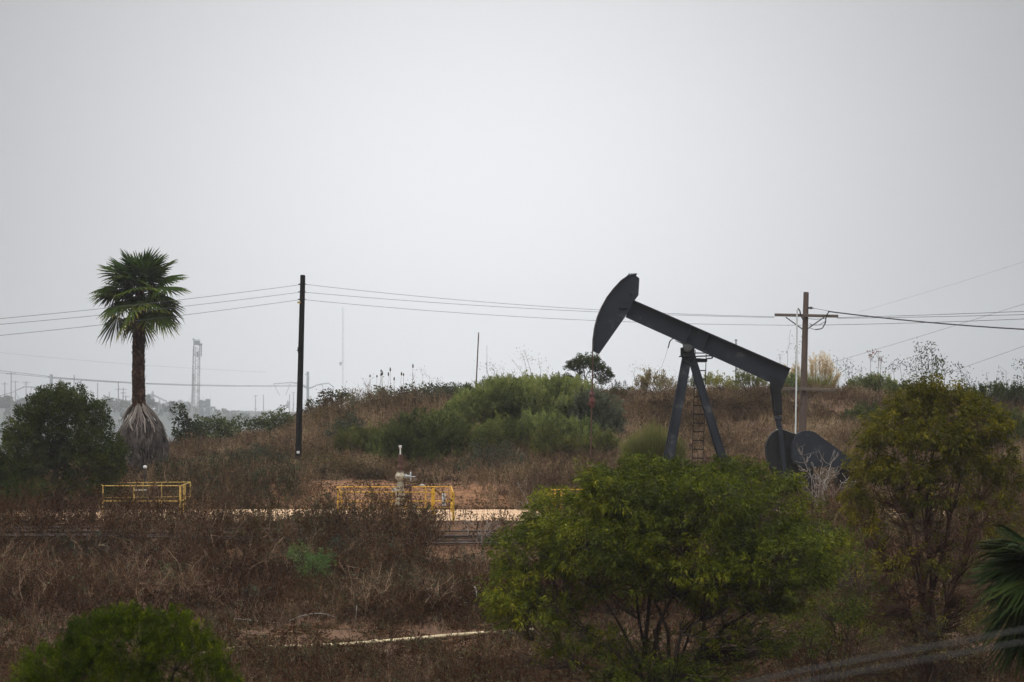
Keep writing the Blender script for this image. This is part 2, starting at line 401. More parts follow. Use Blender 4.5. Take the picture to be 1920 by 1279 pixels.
def ground_mat():
    m, nt, out = newmat('ground_soil'); N = nt.nodes; Lk = nt.links
    g = N.new('ShaderNodeNewGeometry')
    n1 = N.new('ShaderNodeTexNoise'); n1.inputs['Scale'].default_value = 0.35; n1.inputs['Detail'].default_value = 9; n1.inputs['Roughness'].default_value = 0.65
    n2 = N.new('ShaderNodeTexNoise'); n2.inputs['Scale'].default_value = 7.0; n2.inputs['Detail'].default_value = 8; n2.inputs['Roughness'].default_value = 0.75
    Lk.new(g.outputs['Position'], n1.inputs['Vector']); Lk.new(g.outputs['Position'], n2.inputs['Vector'])
    r1 = ramp(nt, [(0.30, (0.032, 0.018, 0.011)), (0.5, (0.072, 0.040, 0.023)), (0.72, (0.135, 0.078, 0.043))])
    Lk.new(n1.outputs['Fac'], r1.inputs['Fac'])
    r2 = ramp(nt, [(0.35, (0.35, 0.33, 0.32)), (0.62, (1, 1, 1)), (0.75, (1.6, 1.5, 1.35))]); Lk.new(n2.outputs['Fac'], r2.inputs['Fac'])
    mx = N.new('ShaderNodeMix'); mx.data_type = 'RGBA'; mx.blend_type = 'MULTIPLY'; mx.inputs[0].default_value = 1
    Lk.new(r1.outputs[0], mx.inputs[6]); Lk.new(r2.outputs[0], mx.inputs[7])
    # bare cut bank and bench are orange-tan earth; the far land is grey-green scrub
    a = N.new('ShaderNodeAttribute'); a.attribute_name = 'tint'
    r3 = ramp(nt, [(0.0, (0.0, 0, 0)), (0.5, (0, 0, 0)), (1.0, (1, 1, 1))]); Lk.new(a.outputs['Fac'], r3.inputs['Fac'])
    bare = ramp(nt, [(0.36, (0.05, 0.024, 0.013)), (0.55, (0.150, 0.076, 0.038)), (0.75, (0.25, 0.14, 0.072))]); Lk.new(n2.outputs['Fac'], bare.inputs['Fac'])
    m2 = N.new('ShaderNodeMix'); m2.data_type = 'RGBA'; Lk.new(r3.outputs[0], m2.inputs[0]); Lk.new(mx.outputs[2], m2.inputs[6]); Lk.new(bare.outputs[0], m2.inputs[7])
    r4 = ramp(nt, [(0.0, (1, 1, 1)), (0.25, (1, 1, 1)), (0.5, (0, 0, 0))]); Lk.new(a.outputs['Fac'], r4.inputs['Fac'])
    far = ramp(nt, [(0.35, (0.030, 0.036, 0.033)), (0.6, (0.070, 0.074, 0.066))]); Lk.new(n1.outputs['Fac'], far.inputs['Fac'])
    m3 = N.new('ShaderNodeMix'); m3.data_type = 'RGBA'; Lk.new(r4.outputs[0], m3.inputs[0]); Lk.new(m2.outputs[2], m3.inputs[6]); Lk.new(far.outputs[0], m3.inputs[7])
    p = N.new('ShaderNodeBsdfPrincipled'); p.inputs['Roughness'].default_value = 0.95; p.inputs['Specular IOR Level'].default_value = 0.1
    Lk.new(m3.outputs[2], p.inputs['Base Color'])
    b = N.new('ShaderNodeBump'); b.inputs['Strength'].default_value = 0.7; b.inputs['Distance'].default_value = 0.06
    Lk.new(n2.outputs['Fac'], b.inputs['Height']); Lk.new(b.outputs[0], p.inputs['Normal'])
    Lk.new(p.outputs[0], out.inputs['Surface'])
    return m


M['ground'] = ground_mat()
M['road'] = solid('packed_dirt', (0.19, 0.115, 0.064), (0.36, 0.240, 0.140), 1.3, 0.95, 0, 0.5, (0.22, 2.4, 1), c3=(0.46, 0.325, 0.20), spot=0.56, spotscale=6, detail=9)


# ------------------------------------------------------------------ ground, road
def grid(xs, ys, zf, tf):
    XX, YY = np.meshgrid(xs, ys)
    V = np.stack([XX, YY, zf(XX, YY)], -1).reshape(-1, 3)
    nx, ny = len(xs), len(ys)
    i = (np.arange(ny - 1)[:, None] * nx + np.arange(nx - 1)[None]).ravel()
    g = G(); g.add(V, np.stack([i, i + 1, i + nx + 1, i + nx], 1), tf(XX, YY).ravel())
    return g


def bareness(x, y):
    px = 960 + x * F / np.maximum(y, 1)
    nz = fbm(x * 0.5, y * 0.5, 31)
    bank = sm(90.6, 91.2, y) * (1 - sm(93.3, 95.2, y)) * sm(460, 500, px) * (1 - sm(905, 1010, px))
    bench = sm(60.6, 61.6, y) * (1 - sm(65.0, 67.5, y)) * sm(410, 470, px) * (1 - sm(860, 960, px)) * 0.12
    b = np.clip(bank + bench + nz * 0.8 * np.maximum(bank, bench), 0, 1)
    slope = 0.28 * sm(67, 70, y) * (1 - sm(78, 80, y)) * np.clip(nz + 0.5, 0, 1)
    t = 0.5 + 0.5 * np.maximum(b, slope)
    return np.where(y > 180, 0.1, t)


xs = np.concatenate([np.linspace(-880, -60, 60)[:-1], np.linspace(-60, -24, 60)[:-1], np.linspace(-24, 24, 200)[:-1], np.linspace(24, 60, 60)[:-1], np.linspace(60, 880, 60)])
ys = np.concatenate([np.linspace(-9, 40, 60)[:-1], np.linspace(40, 59, 60)[:-1], np.linspace(59, 130, 300)[:-1], np.linspace(130, 330, 60)[:-1], np.linspace(330, 1400, 110)[:-1], np.linspace(1400, 2380, 40)])
o = grid(xs, ys, T, bareness).build('ground', M['ground'], smooth=True); tag(o, kind='structure')


def road_z(x, y):
    return T(x, y) + 0.025


xs = np.linspace(-60, 60, 400); ys = np.linspace(0, 1, 24)
XX, YY = np.meshgrid(xs, ys)
e0 = 80.1 + 0.5 * fbm(xs * 0.4, xs * 0 + 3, 41); e1 = 90.3 + 0.7 * fbm(xs * 0.3, xs * 0 + 8, 43)
YR = e0[None] + (e1 - e0)[None] * YY
V = np.stack([XX, YR, road_z(XX, YR) - 0.05 * ((YY == 0) | (YY == 1))], -1).reshape(-1, 3)
i = (np.arange(23)[:, None] * 400 + np.arange(399)[None]).ravel()
g = G(); g.add(V, np.stack([i, i + 1, i + 401, i + 400], 1))
tag(g.build('dirt_road', M['road'], smooth=True), kind='structure')


# ------------------------------------------------------------------ stuff: weeds and brush
def weeds(name, Pb, H, rng, nst, mats, lean=0.35, rw=0.012, ntw=3, nlf=4, leaf=(0.07, 0.03), tints=None, ltint=None, kstem=4):
    """Pb (n,3) plant bases; stems as thin tubes, side twigs as blades, small leaves"""
    n = len(Pb); g = G()
    tints = rng.uniform(0, 1, n) if tints is None else tints
    ltint = rng.uniform(0, 1, n) if ltint is None else ltint
    B = np.repeat(Pb, nst, 0); h = np.repeat(H, nst) * rng.uniform(0.5, 1.1, n * nst); tt = np.repeat(tints, nst)
    N = len(B)
    B = B + np.stack([rng.normal(size=N) * 0.10, rng.normal(size=N) * 0.10, np.full(N, -0.05)], 1)
    d = np.stack([rng.normal(size=N) * lean, rng.normal(size=N) * lean, np.ones(N)], 1); d = nrm(d)
    E = B + d * h[:, None]
    bow = np.stack([rng.normal(size=N), rng.normal(size=N), np.zeros(N)], 1) * (h * 0.10)[:, None]
    Pp = paths(B, E, kstem, bow, rng, 0.04)
    R = np.linspace(1, 0.35, kstem)[None] * (rw * rng.uniform(0.5, 1.2, N))[:, None]
    tubes(g, Pp, R, 3, np.clip(tt + rng.normal(size=N) * 0.18, 0, 1))
    if ntw:
        K = N * ntw; t = rng.uniform(0.25, 0.95, K)
        ii = np.repeat(np.arange(N), ntw)
        A = Pp[ii, 0] * ((1 - t) ** 2)[:, None] + 2 * (t * (1 - t))[:, None] * Pp[ii, kstem // 2] + (t ** 2)[:, None] * Pp[ii, -1]
        dd = nrm(d[ii] * 0.8 + rng.normal(size=(K, 3)) * 0.7)
        E2 = A + dd * (h[ii] * rng.uniform(0.15, 0.45, K))[:, None]
        blades(g, A, E2, rw * 1.3 * rng.uniform(0.5, 1.2, K), np.clip(tt[ii] + rng.normal(size=K) * 0.2, 0, 1), rng)
        if nlf:
            q = rng.integers(0, K, N * nlf)
            w = rng.uniform(0.2, 1.0, len(q))[:, None]
            PL = A[q] * (1 - w) + E2[q] * w
            leaves(g, PL, rdir(rng, len(q)) + np.array([0, 0, -0.2]), leaf[0] * rng.uniform(0.5, 1.4, len(q)), leaf[1] * rng.uniform(0.6, 1.3, len(q)),
                   np.clip(np.repeat(ltint, nst)[ii[q]] + rng.normal(size=len(q)) * 0.15, 0, 1), rng, 1)
    return g.build(name, mats)


def scatter(rng, n, pxa, pxb, ya, yb, dens=None):
    D = np.sqrt(rng.uniform(ya * ya, yb * yb, n)); px = rng.uniform(pxa, pxb, n)
    x = X(px, D)
    if dens is not None:
        k = rng.uniform(size=n) < dens(px, D, x); x = x[k]; D = D[k]; px = px[k]
    return np.stack([x, D, T(x, D)], 1), px


# --- hillside dry brush
rng = np.random.default_rng(11)


def d_hill(px, D, x):
    return np.clip(0.75 + 0.9 * fbm(x * 0.25, D * 0.25, 51), 0.15, 1)


Pb, px = scatter(rng, 28560, -420, 2360, 94.5, 124.5, d_hill)
pt = fbm(Pb[:, 0] * 0.22, Pb[:, 1] * 0.16, 61)
tn = np.clip(0.54 + 1.25 * pt + 0.8 * fbm(Pb[:, 0] * 0.9, Pb[:, 1] * 0.7, 81) + rng.normal(size=len(px)) * 0.10, 0, 1)
H = 0.5 * rng.uniform(0.6, 1.4, len(px)) * (1 + 0.8 * np.clip(fbm(Pb[:, 0] * 0.3, Pb[:, 1] * 0.3, 71), -0.5, 0.6))
o = weeds('dry_brush', Pb, H, rng, 7, [M['brush'], M['brushleaf']], 0.45, 0.011, 3, 2, (0.08, 0.035), tn)
tag(o, 'dry brown brush and grass covering the hillside', 'dry brush', kind='stuff')

# --- embankment dead weeds
rng = np.random.default_rng(12)


def d_emb(px, D, x):
    v = np.clip(0.8 + 1.1 * fbm(x * 0.45, D * 0.45, 52), 0.12, 1)
    top = np.where((px > 800) & (px < 1060), sm(74.0, 75.2, D), sm(76.6, 78.0, D))
    v = np.where((top > 0) & (px > 800) & (px < 1060), v * 0.10, v)
    v = np.where((top > 0) & (px > 200) & (px < 470), v * 0.6, v)
    return v


Pb, px = scatter(rng, 15640, -420, 2360, 66.3, 79.2, d_emb)
tn = np.clip(0.36 + 0.8 * fbm(Pb[:, 0] * 0.35, Pb[:, 1] * 0.3, 62) + rng.normal(size=len(px)) * 0.12, 0, 1)
lt = np.clip(0.34 + 1.0 * fbm(Pb[:, 0] * 0.4, Pb[:, 1] * 0.4, 64) + 0.30 * np.exp(-((px - 740) / 120.0) ** 2) * sm(70, 74, Pb[:, 1]) + rng.normal(size=len(px)) * 0.1, 0, 1)
H = 0.55 * rng.uniform(0.5, 1.45, len(px)) * (1 + 0.7 * fbm(Pb[:, 0] * 0.4, Pb[:, 1] * 0.4, 72))
tall = sm(76.5, 78.5, Pb[:, 1]) * np.where((px > 570) & (px < 800), 1, 0)
H = H * (1 + 0.5 * tall)
o = weeds('dead_weeds', Pb, H, rng, 5, [M['weed'], M['weedleaf']], 0.38, 0.010, 4, 7, (0.075, 0.034), tn, lt)
tag(o, 'tangle of dead brown weeds covering the embankment below the road', 'dead weeds', kind='stuff')

# --- lower weeds under the bench and in the ravine
rng = np.random.default_rng(13)
Pb, px = scatter(rng, 9520, -420, 2360, 50, 60.6, lambda px, D, x: np.where(D > 59.6, 0.35, 0.9))
tn = np.clip(0.40 + 0.7 * fbm(Pb[:, 0] * 0.4, Pb[:, 1] * 0.3, 63) + rng.normal(size=len(px)) * 0.12, 0, 1)
H = 0.75 * rng.uniform(0.5, 1.35, len(px)) * np.where(Pb[:, 1] > 58.5, 0.6, 1)
o = weeds('dead_weeds', Pb, H, rng, 5, [M['weed'], M['weedleaf']], 0.36, 0.009, 4, 7, (0.07, 0.03), tn)
tag(o, 'dead brown weeds growing in the ravine below the pale pipe', 'dead weeds', kind='stuff')
# sparse weeds on the bench either side of the bare strip
rng = np.random.default_rng(14)
Pb, px = scatter(rng, 2040, -420, 2360, 60.4, 66.6, lambda px, D, x: np.where((px > 440) & (px < 900), np.where(D > 64.5, 0.5, 0.22), 1.0))
H = 0.5 * rng.uniform(0.4, 1.4, len(px))
o = weeds('dead_weeds', Pb, H, rng, 5, [M['weed'], M['weedleaf']], 0.4, 0.009, 4, 6, (0.07, 0.03), np.clip(0.4 + rng.normal(size=len(px)) * 0.2, 0, 1))
tag(o, 'dead brown weeds on the earth bench beside the pale pipe', 'dead weeds', kind='stuff')

# --- weeds at the back of the pad and on the bank
rng = np.random.default_rng(15)


def d_bank(px, D, x):
    v = np.interp(px, [440, 560, 640, 840, 900, 1010], [0.9, 0.35, 0.04, 0.04, 0.35, 0.95])
    v = np.where((px > 1020) & (px < 1060) & (D < 90.6), 0.3, v)
    return np.where((D < 90.4) & (px > 380) & (px < 900), 0.0, np.where(D < 90.4, v * 0.5, v))


Pb, px = scatter(rng, 5712, -420, 2360, 88.6, 97.0, d_bank)
tn = np.clip(0.42 + 0.6 * fbm(Pb[:, 0] * 0.4, Pb[:, 1] * 0.3, 66) + rng.normal(size=len(px)) * 0.12, 0, 1)
H = 0.75 * rng.uniform(0.5, 1.5, len(px))
o = weeds('dry_weeds', Pb, H, rng, 6, [M['brush'], M['brushleaf']], 0.3, 0.011, 4, 4, (0.08, 0.035), tn)
tag(o, 'reddish brown dry weeds along the foot of the hill behind the road', 'dry weeds', kind='stuff')

# --- taller weeds standing up in front of the road
rng = np.random.default_rng(16)


def d_edge(px, D, x):
    v = np.interp(px, [-60, 480, 530, 560, 800, 850, 1960], [0.85, 0.60, 0.45, 0.85, 0.62, 0.04, 0.8])
    return np.clip(v * (0.8 + 1.2 * fbm(x * 0.8, D * 0.5, 57)), 0, 1)


Pb, px = scatter(rng, 3128, -420, 2360, 76.0, 79.7, d_edge)
H = rng.uniform(0.55, 1.5, len(px)) * np.where(px > 1450, 1.25, 1) * (1 + 0.6 * fbm(Pb[:, 0] * 0.7, Pb[:, 1] * 0 + 2, 58))
lt = np.clip(0.4 + 0.5 * fbm(Pb[:, 0] * 0.5, Pb[:, 1] * 0.4, 64) + 0.3 * np.exp(-((px - 700) / 120.0) ** 2) + rng.normal(size=len(px)) * 0.12, 0, 1)
o = weeds('dead_weeds', Pb, H, rng, 4, [M['weed'], M['weedleaf']], 0.28, 0.011, 4, 9, (0.085, 0.045), np.clip(0.3 + rng.normal(size=len(px)) * 0.18, 0, 1), lt)
tag(o, 'tall dead weeds standing up in front of the dirt road and rails', 'dead weeds', kind='stuff')

# --- dark leafy weeds on the slope between palm and black pole
rng = np.random.default_rng(17)
Pb, px = scatter(rng, 300, 300, 560, 91.5, 96.0, lambda px, D, x: np.clip(0.7 + 1.2 * fbm(x * 0.7, D * 0.5, 59), 0, 1))
H = rng.uniform(0.4, 1.15, len(px))
o = weeds('dry_weeds', Pb, H, rng, 4, [M['weed'], M['leaf_ridge']], 0.22, 0.012, 4, 8, (0.10, 0.055), np.clip(0.35 + rng.normal(size=len(px)) * 0.18, 0, 1), np.clip(0.15 + rng.normal(size=len(px)) * 0.25, 0, 1))
tag(o, 'dark leafy weeds standing on the slope between the palm and the black pole', 'weeds', kind='stuff')

# --- rounded mounds of dry scrub on the hill
rng = np.random.default_rng(18)
C, px = scatter(rng, 408, -420, 2360, 97, 123, lambda px, D, x: np.clip(0.5 + 1.6 * fbm(x * 0.12, D * 0.16, 60), 0.05, 1))
k = 46
Cr = np.repeat(C, k, 0); rr_ = np.repeat(rng.uniform(0.4, 1.15, len(C)), k)
Pb = Cr + np.stack([rng.normal(size=len(Cr)) * 0.42 * rr_, rng.normal(size=len(Cr)) * 0.35 * rr_, np.zeros(len(Cr))], 1)
Pb[:, 2] = T(Pb[:, 0], Pb[:, 1])
dd_ = np.linalg.norm(Pb[:, :2] - Cr[:, :2], axis=1) / (rr_ + 0.01)
H = np.maximum(0.25, rr_ * 1.05 * (1 - 0.55 * dd_)) * rng.uniform(0.75, 1.2, len(Cr))
o = weeds('dry_scrub', Pb, H, rng, 4, [M['brush'], M['brushleaf']], 0.5, 0.010, 4, 4, (0.07, 0.03), np.clip(np.repeat(rng.uniform(0.05, 0.75, len(C)), k) + rng.normal(size=len(Cr)) * 0.1, 0, 1), np.clip(np.repeat(rng.uniform(0, 0.8, len(C)), k), 0, 1))
tag(o, 'mounds of dry brown scrub scattered over the hillside', 'dry scrub', kind='stuff')

# --- tall grey-brown tangle on the ridge and slope left of the thicket
rng = np.random.default_rng(19)
Pb, px = scatter(rng, 850, 560, 905, 101, 117.5, lambda px, D, x: np.clip(0.6 + 1.4 * fbm(x * 0.35, D * 0.25, 67), 0, 1))
H = rng.uniform(0.7, 1.5, len(px)) * (1 + 0.6 * fbm(Pb[:, 0] * 0.5, Pb[:, 1] * 0.5, 68))
o = weeds('dry_brush', Pb, H, rng, 6, [M['brush'], M['brushleaf']], 0.30, 0.010, 5, 4, (0.08, 0.035), np.clip(0.55 + 0.6 * fbm(Pb[:, 0] * 0.3, Pb[:, 1] * 0.3, 69) + rng.normal(size=len(px)) * 0.15, 0, 1))
tag(o, 'tall tangled grey brown brush on the slope left of the green thicket', 'dry brush', kind='stuff')

# --- fallen leaves and litter on the bank, the bench and the road edge
rng = np.random.default_rng(20)
g = G()
for n, pa, pb, ya, yb, dens in ((9000, 440, 1080, 90.6, 95.5, 0.55), (9000, 380, 960, 60.2, 67.0, 0.6), (4000, -420, 2360, 79.0, 81.5, 0.5)):
    Pb, px = scatter(rng, n, pa, pb, ya, yb, lambda px, D, x: np.clip(0.35 + 1.5 * fbm(x * 0.9, D * 0.9, 77), 0, 1))
    D_ = rng.normal(size=Pb.shape) * [1, 1, 0.35]
    leaves(g, Pb + [0, 0, 0.03], D_, rng.uniform(0.05, 0.14, len(Pb)), rng.uniform(0.03, 0.06, len(Pb)), rng.uniform(0, 0.7, len(Pb)), rng)
    k = rng.uniform(size=len(Pb)) < 0.25; Q = Pb[k] + [0, 0, 0.03]
    blades(g, Q, Q + rng.normal(size=Q.shape) * [0.3, 0.3, 0.06], 0.022, rng.uniform(0.2, 1, len(Q)), rng)
o = g.build('leaf_litter', M['weedleaf']); tag(o, 'fallen leaves and twigs lying on the bare earth', 'leaf litter', kind='stuff')

# --- long bare twigs tangled through the embankment weeds
rng = np.random.default_rng(22)
Pb, px = scatter(rng, 2040, -420, 2360, 66.8, 77.5, lambda px, D, x: np.clip(0.45 + 1.6 * fbm(x * 0.3, D * 0.35, 83), 0.03, 1) * np.where((px > 800) & (px < 1060) & (D > 74), 0.2, 1))
H = rng.uniform(0.7, 1.6, len(px))
o = weeds('dead_brush', Pb, H, rng, 4, [M['weed'], M['weedleaf']], 0.75, 0.011, 8, 2, (0.09, 0.05), np.clip(0.62 + rng.normal(size=len(px)) * 0.22, 0, 1), np.clip(0.75 + rng.normal(size=len(px)) * 0.2, 0, 1), kstem=6)
tag(o, 'long pale bare twigs tangled through the weeds on the embankment', 'dead brush', kind='stuff')
# --- patches of dusty grey-green foliage low on the embankment
rng = np.random.default_rng(23)
Pb, px = scatter(rng, 7072, -420, 2360, 66.8, 78.6, lambda px, D, x: np.clip(1.9 * fbm(x * 0.42, D * 0.5, 85) - 0.22 + 0.3 * np.exp(-((px - 740) / 170.0) ** 2), 0, 1))
H = rng.uniform(0.3, 0.75, len(px))
o = weeds('low_weeds', Pb, H, rng, 4, [M['weed'], M['leaf_grey']], 0.5, 0.008, 4, 9, (0.085, 0.045), np.clip(0.3 + rng.normal(size=len(px)) * 0.2, 0, 1), np.clip(0.22 + rng.normal(size=len(px)) * 0.2, 0, 1))
tag(o, 'low dusty grey green weeds in patches on the embankment', 'low weeds', kind='stuff')


# ------------------------------------------------------------------ main pumpjack
DP = 90.0
def make_pumpjack():
    rx, rz = X(1303, DP), float(T(X(1303, DP), DP)) - 0.02
    root = thing('pumpjack', 'large dark grey oil pumpjack nodding over the brown hillside right of centre', 'pumpjack', (rx, DP, rz))
    off = (rx, DP, rz)
    def q(px, py, dy=0.0): return np.array([X(px, DP), DP + dy, Z(py, DP)])
    def xz(pts): return [(X(a, DP), Z(b, DP)) for a, b in pts]
    s = 1 / 50.37
    # walking beam: an I-section
    g = G()
    tl, tr, bl, br = q(1186, 562.2), q(1482, 690.8), q(1173, 594.6), q(1467, 727)
    prism(g, [(p[0], p[2]) for p in (tl, bl, br, tr)], DP - 0.018, DP + 0.018)
    upn = nrm(np.array([-(tr - tl)[2], 0, (tr - tl)[0]])); dn = nrm(tr - tl)
    for a, b_, sg in ((tl, tr, -1), (bl, br, 1)):
        c0 = a + upn * sg * 0.018; c1 = b_ + upn * sg * 0.018
        bar(g, c0, c1, 0.36, 0.036)
    for f in (0.375, 0.485):
        c0 = tl + (tr - tl) * f - upn * 0.035; c1 = bl + (br - bl) * f + upn * 0.035
        for sy in (-1, 1):
            bar(g, c0 + [0, sy * 0.10, 0], c1 + [0, sy * 0.10, 0], 0.155, 0.025)
    wp = tl + (tr - tl) * 0.26
    g.build('walking_beam', M['pump'], root, off, bevel=0.006)
    # horsehead: two side plates and a curved face plate
    arc = [(1189.6, 515.2), (1177.4, 518.0), (1165.2, 526.4), (1151, 541.7), (1138.8, 557.9), (1127.6, 578.2), (1120.5, 595.5), (1115.4, 615.8), (1112.6, 636), (1112.0, 658.5)]
    back = [(1114.5, 660.0), (1123.5, 663.6), (1171.3, 595.5), (1189.6, 564), (1196.7, 553.9), (1198.5, 522.4)]
    g = G()
    prism(g, xz(arc + back), DP - 0.17, DP + 0.17)
    g.build('horsehead', M['pump'], root, off, bevel=0.01)
    hh = G()
    A = [q(a, b_) for a, b_ in arc]
    for a, b_ in zip(A[:-1], A[1:]):
        d = nrm(b_ - a); o_ = np.array([d[2], 0, -d[0]]) * 0.012
        bar(hh, a - d * 0.005 + o_, b_ + d * 0.005 + o_, 0.44, 0.03)
    hh.build('face_plate', M['pump_edge'], root, off)
    pl = G(); bar(pl, q(1160.5, 578, -0.185), q(1176.5, 577, -0.185), 0.05, 0.04); pl.build('lifting_lug', M['pump_dark'], root, off)
    for a in ((1121, 598), (1116.5, 615.5), (1114, 632.5), (1113.5, 650)):
        pl = G(); bar(pl, q(a[0], a[1], -0.18), q(a[0] + 4, a[1], -0.18), 0.03, 0.025); pl.build('stiffener', M['pump_dark'], root, off)
    for a, r_ in (((1183, 553), 0.07), ((1175.5, 569), 0.03)):
        pl = G(); cyl(pl, q(*a, -0.165), q(*a, -0.185), r_, n=14); pl.build('bolt', M['pump_dark'], root, off)
    pl = G(); bar(pl, q(1176, 517.5), q(1194, 514), 0.3, 0.05)
    for k in range(4):
        bar(pl, q(1179 + 4 * k, 517), q(1180 + 4 * k, 512.6), 0.05, 0.05)
    pl.build('cable_anchor', M['pump_dark'], root, off)
    # bridle cables
    g = G()
    run = [q(a - 0.9, b_) for a, b_ in arc[0:]] + [q(1111.2, 690), q(1110.6, 715), q(1110.3, 736)]
    for sy in (-0.09, 0.09):
        Pp = np.array(run) + [0, sy, 0]
        tubes(g, Pp[None], np.full((1, len(Pp)), 0.022), 6)
    g.build('bridle_cable', M['rust'], root, off)
    g = G()
    lathe(g, q(1110, 765), [(0.05, 0), (0.08, 0.06), (0.08, 0.16), (0.11, 0.2), (0.11, 0.32), (0.07, 0.36), (0.07, 0.46), (0.10, 0.48), (0.10, 0.56), (0.05, 0.6), (0.04, 0.72)], 12)
    box(g, q(1110, 750), (0.2, 0.34, 0.14))
    box(g, q(1109, 757.5), (0.26, 0.10, 0.09))
    g.build('carrier_bar', M['redpaint'], root, off)
    g = G(); cyl(g, q(1109.5, 768), q(1107.2, 872), 0.026, n=10)
    g.build('polished_rod', M['rust'], root, off)
    # samson post: four legs
    for nm, top, foot, w in (('leg', (1289, 664), (1238.5, 938), 0.31), ('leg', (1295, 664), (1379.5, 938), 0.25)):
        for sy in (-1, 1):
            g = G()
            a, b_ = q(*top, sy * 0.16), q(*foot, sy * 0.62)
            b_[2] = rz + 0.28
            sd = np.array([1.0, 0, 0])
            d = nrm(b_ - a); sx = nrm(sd - d * (sd @ d)); u = np.cross(d, sx)
            bar(g, a, b_, w, 0.014, side=sx)                      # web lies in the side plane
            for e in (-1, 1):
                bar(g, a + sx * e * (w / 2), b_ + sx * e * (w / 2), 0.02, 0.17, side=sx)
            g.build('leg', M['pump'], root, off, bevel=0.004)
    g = G()
    prism(g, xz([(1276.5, 652), (1301.5, 652), (1301.5, 666), (1298, 671), (1279, 671), (1276.5, 666)]), DP - 0.24, DP + 0.24)
    bar(g, q(1273.5, 668.5), q(1304, 668.5), 0.6, 0.035)
    bar(g, q(1281, 678, -0.2), q(1308, 691, -0.2), 0.06, 0.08)
    g.build('saddle', M['pump_dark'], root, off, bevel=0.01)
    g = G()
    cyl(g, q(1288.5, 653, -0.34), q(1288.5, 653, 0.34), 0.155, n=20)
    cyl(g, q(1288.5, 653, -0.40), q(1288.5, 653, -0.34), 0.10, n=20)
    prism(g, xz([(1280, 645), (1269, 640), (1266, 638.5), (1302, 652.5), (1300, 656), (1282, 652)]), DP - 0.2, DP + 0.2)
    g.build('centre_bearing', M['pump_edge'], root, off, bevel=0.01)
    g = G()
    tubes(g, np.array([q(1262.5, 634), q(1256, 640), q(1252.5, 653)])[None], np.full((1, 3), 0.022), 6)
    tubes(g, np.array([q(1252.5, 653), q(1248, 668), q(1240, 690)])[None], np.full((1, 3), 0.004), 4)
    g.build('brake_lever', M['pump_dark'], root, off)
    # ladder behind the post
    g = G(); dy = 0.75
    for a, b_ in (((1306.5, 655), (1298.5, 935)), ((1327.5, 652), (1319, 935))):
        bar(g, q(*a, dy), q(*b_, dy), 0.026)
    for k in range(17):
        y = 661 + 16.55 * k; f = (y - 655) / 280.0
        bar(g, q(1306.5 - 8 * f, y, dy), q(1327.5 - 8.5 * f, y, dy), 0.04)
    g.build('ladder', M['pump_dark'], root, off)
    g = G()
    bar(g, q(1302, 674, 0.3), q(1326.5, 675.5, 0.3), 0.5, 0.11)
    bar(g, q(1301, 668.5, 0.05), q(1336, 667, 0.05), 0.05, 0.045)
    bar(g, q(1336, 667, 0.05), q(1338, 670, 0.6), 0.05, 0.045)
    bar(g, q(1327, 672, 0.6), q(1338, 671, 0.6), 0.05, 0.045)
    g.build('service_platform', M['pump_dark'], root, off)
    # tail: equaliser and pitman arm
    g = G()
    prism(g, xz([(1445.5, 706), (1463, 714), (1468, 725), (1462, 733), (1457, 738), (1448, 737), (1444.5, 726)]), DP - 0.22, DP + 0.22)
    g.build('equalizer', M['pump_dark'], root, off, bevel=0.01)
    g = G()
    prism(g, xz([(1446.5, 729), (1458.5, 727), (1463.3, 740), (1464, 778), (1453, 780), (1449, 752)]), DP - 0.46, DP - 0.26)
    prism(g, xz([(1446.5, 729), (1458.5, 727), (1463.3, 740), (1464, 778), (1453, 780), (1449, 752)]), DP + 0.26, DP + 0.46)
    bar(g, q(1452, 733, -0.46), q(1452, 733, 0.46), 0.14, 0.14, side=(0, 0, 1))
    for y in (744, 748.5, 771):
        bar(g, q(1448.5, y + 0.5, -0.472), q(1463.6, y - 0.5, -0.472), 0.012, 0.035)
    g.build('pitman_head', M['pump_dark'], root, off, bevel=0.008)
    g = G()
    cyl(g, q(1451, 785, -0.36), q(1464, 785, -0.36), 0.10, n=12)
    bar(g, q(1457, 781, -0.36), q(1460, 800, -0.36), 0.15, 0.15)
    bar(g, q(1460, 796, -0.36), q(1471.5, 897, -0.36), 0.12, 0.16)
    bar(g, q(1460, 782, 0.36), q(1471.5, 897, 0.36), 0.12, 0.16)
    g.build('pitman_arm', M['pump'], root, off, bevel=0.01)
    # crank counterweight and belt guard
    cw = [(1463.5, 804.5), (1455.7, 806.7), (1447.5, 812.5), (1441.3, 820.2), (1437, 829), (1435.2, 838), (1436.5, 856), (1440.4, 873), (1446, 881), (1450, 896), (1453, 918), (1478, 918), (1482, 880), (1491.7, 840), (1491.7, 814.2)]
    g = G()
    prism(g, xz(cw), DP - 0.20, DP + 0.30)
    inn = [(1464, 812), (1452, 818), (1445, 829), (1442.5, 840), (1444, 856), (1450, 870), (1454, 848)]
    prism(g, xz(inn), DP - 0.215, DP - 0.19)
    g.build('counterweight', M['pump_dark'], root, off, bevel=0.03)
    g = G()
    e = [q(a, b_, 0.05) for a, b_ in ((1455.7, 806.7), (1463.5, 804.5), (1491.7, 814.2))]
    for a, b_ in zip(e[:-1], e[1:]):
        bar(g, a, b_, 0.5, 0.03)
    g.build('pale_rim', M['valve'], root, off)  # paler strip along the counterweight's top edge
    bg = [(1489, 816), (1494.5, 811), (1500.7, 808.5), (1511.5, 807.6), (1519, 808.6), (1526, 811.5), (1536.6, 820), (1598.5, 863.8), (1600, 869), (1596, 874), (1587, 876.5), (1500.7, 875), (1489, 869), (1481.8, 861), (1480.5, 834.6)]
    g = G()
    prism(g, xz(bg), DP - 0.62, DP - 0.34)
    g.build('belt_guard', M['pump'], root, off, bevel=0.03)
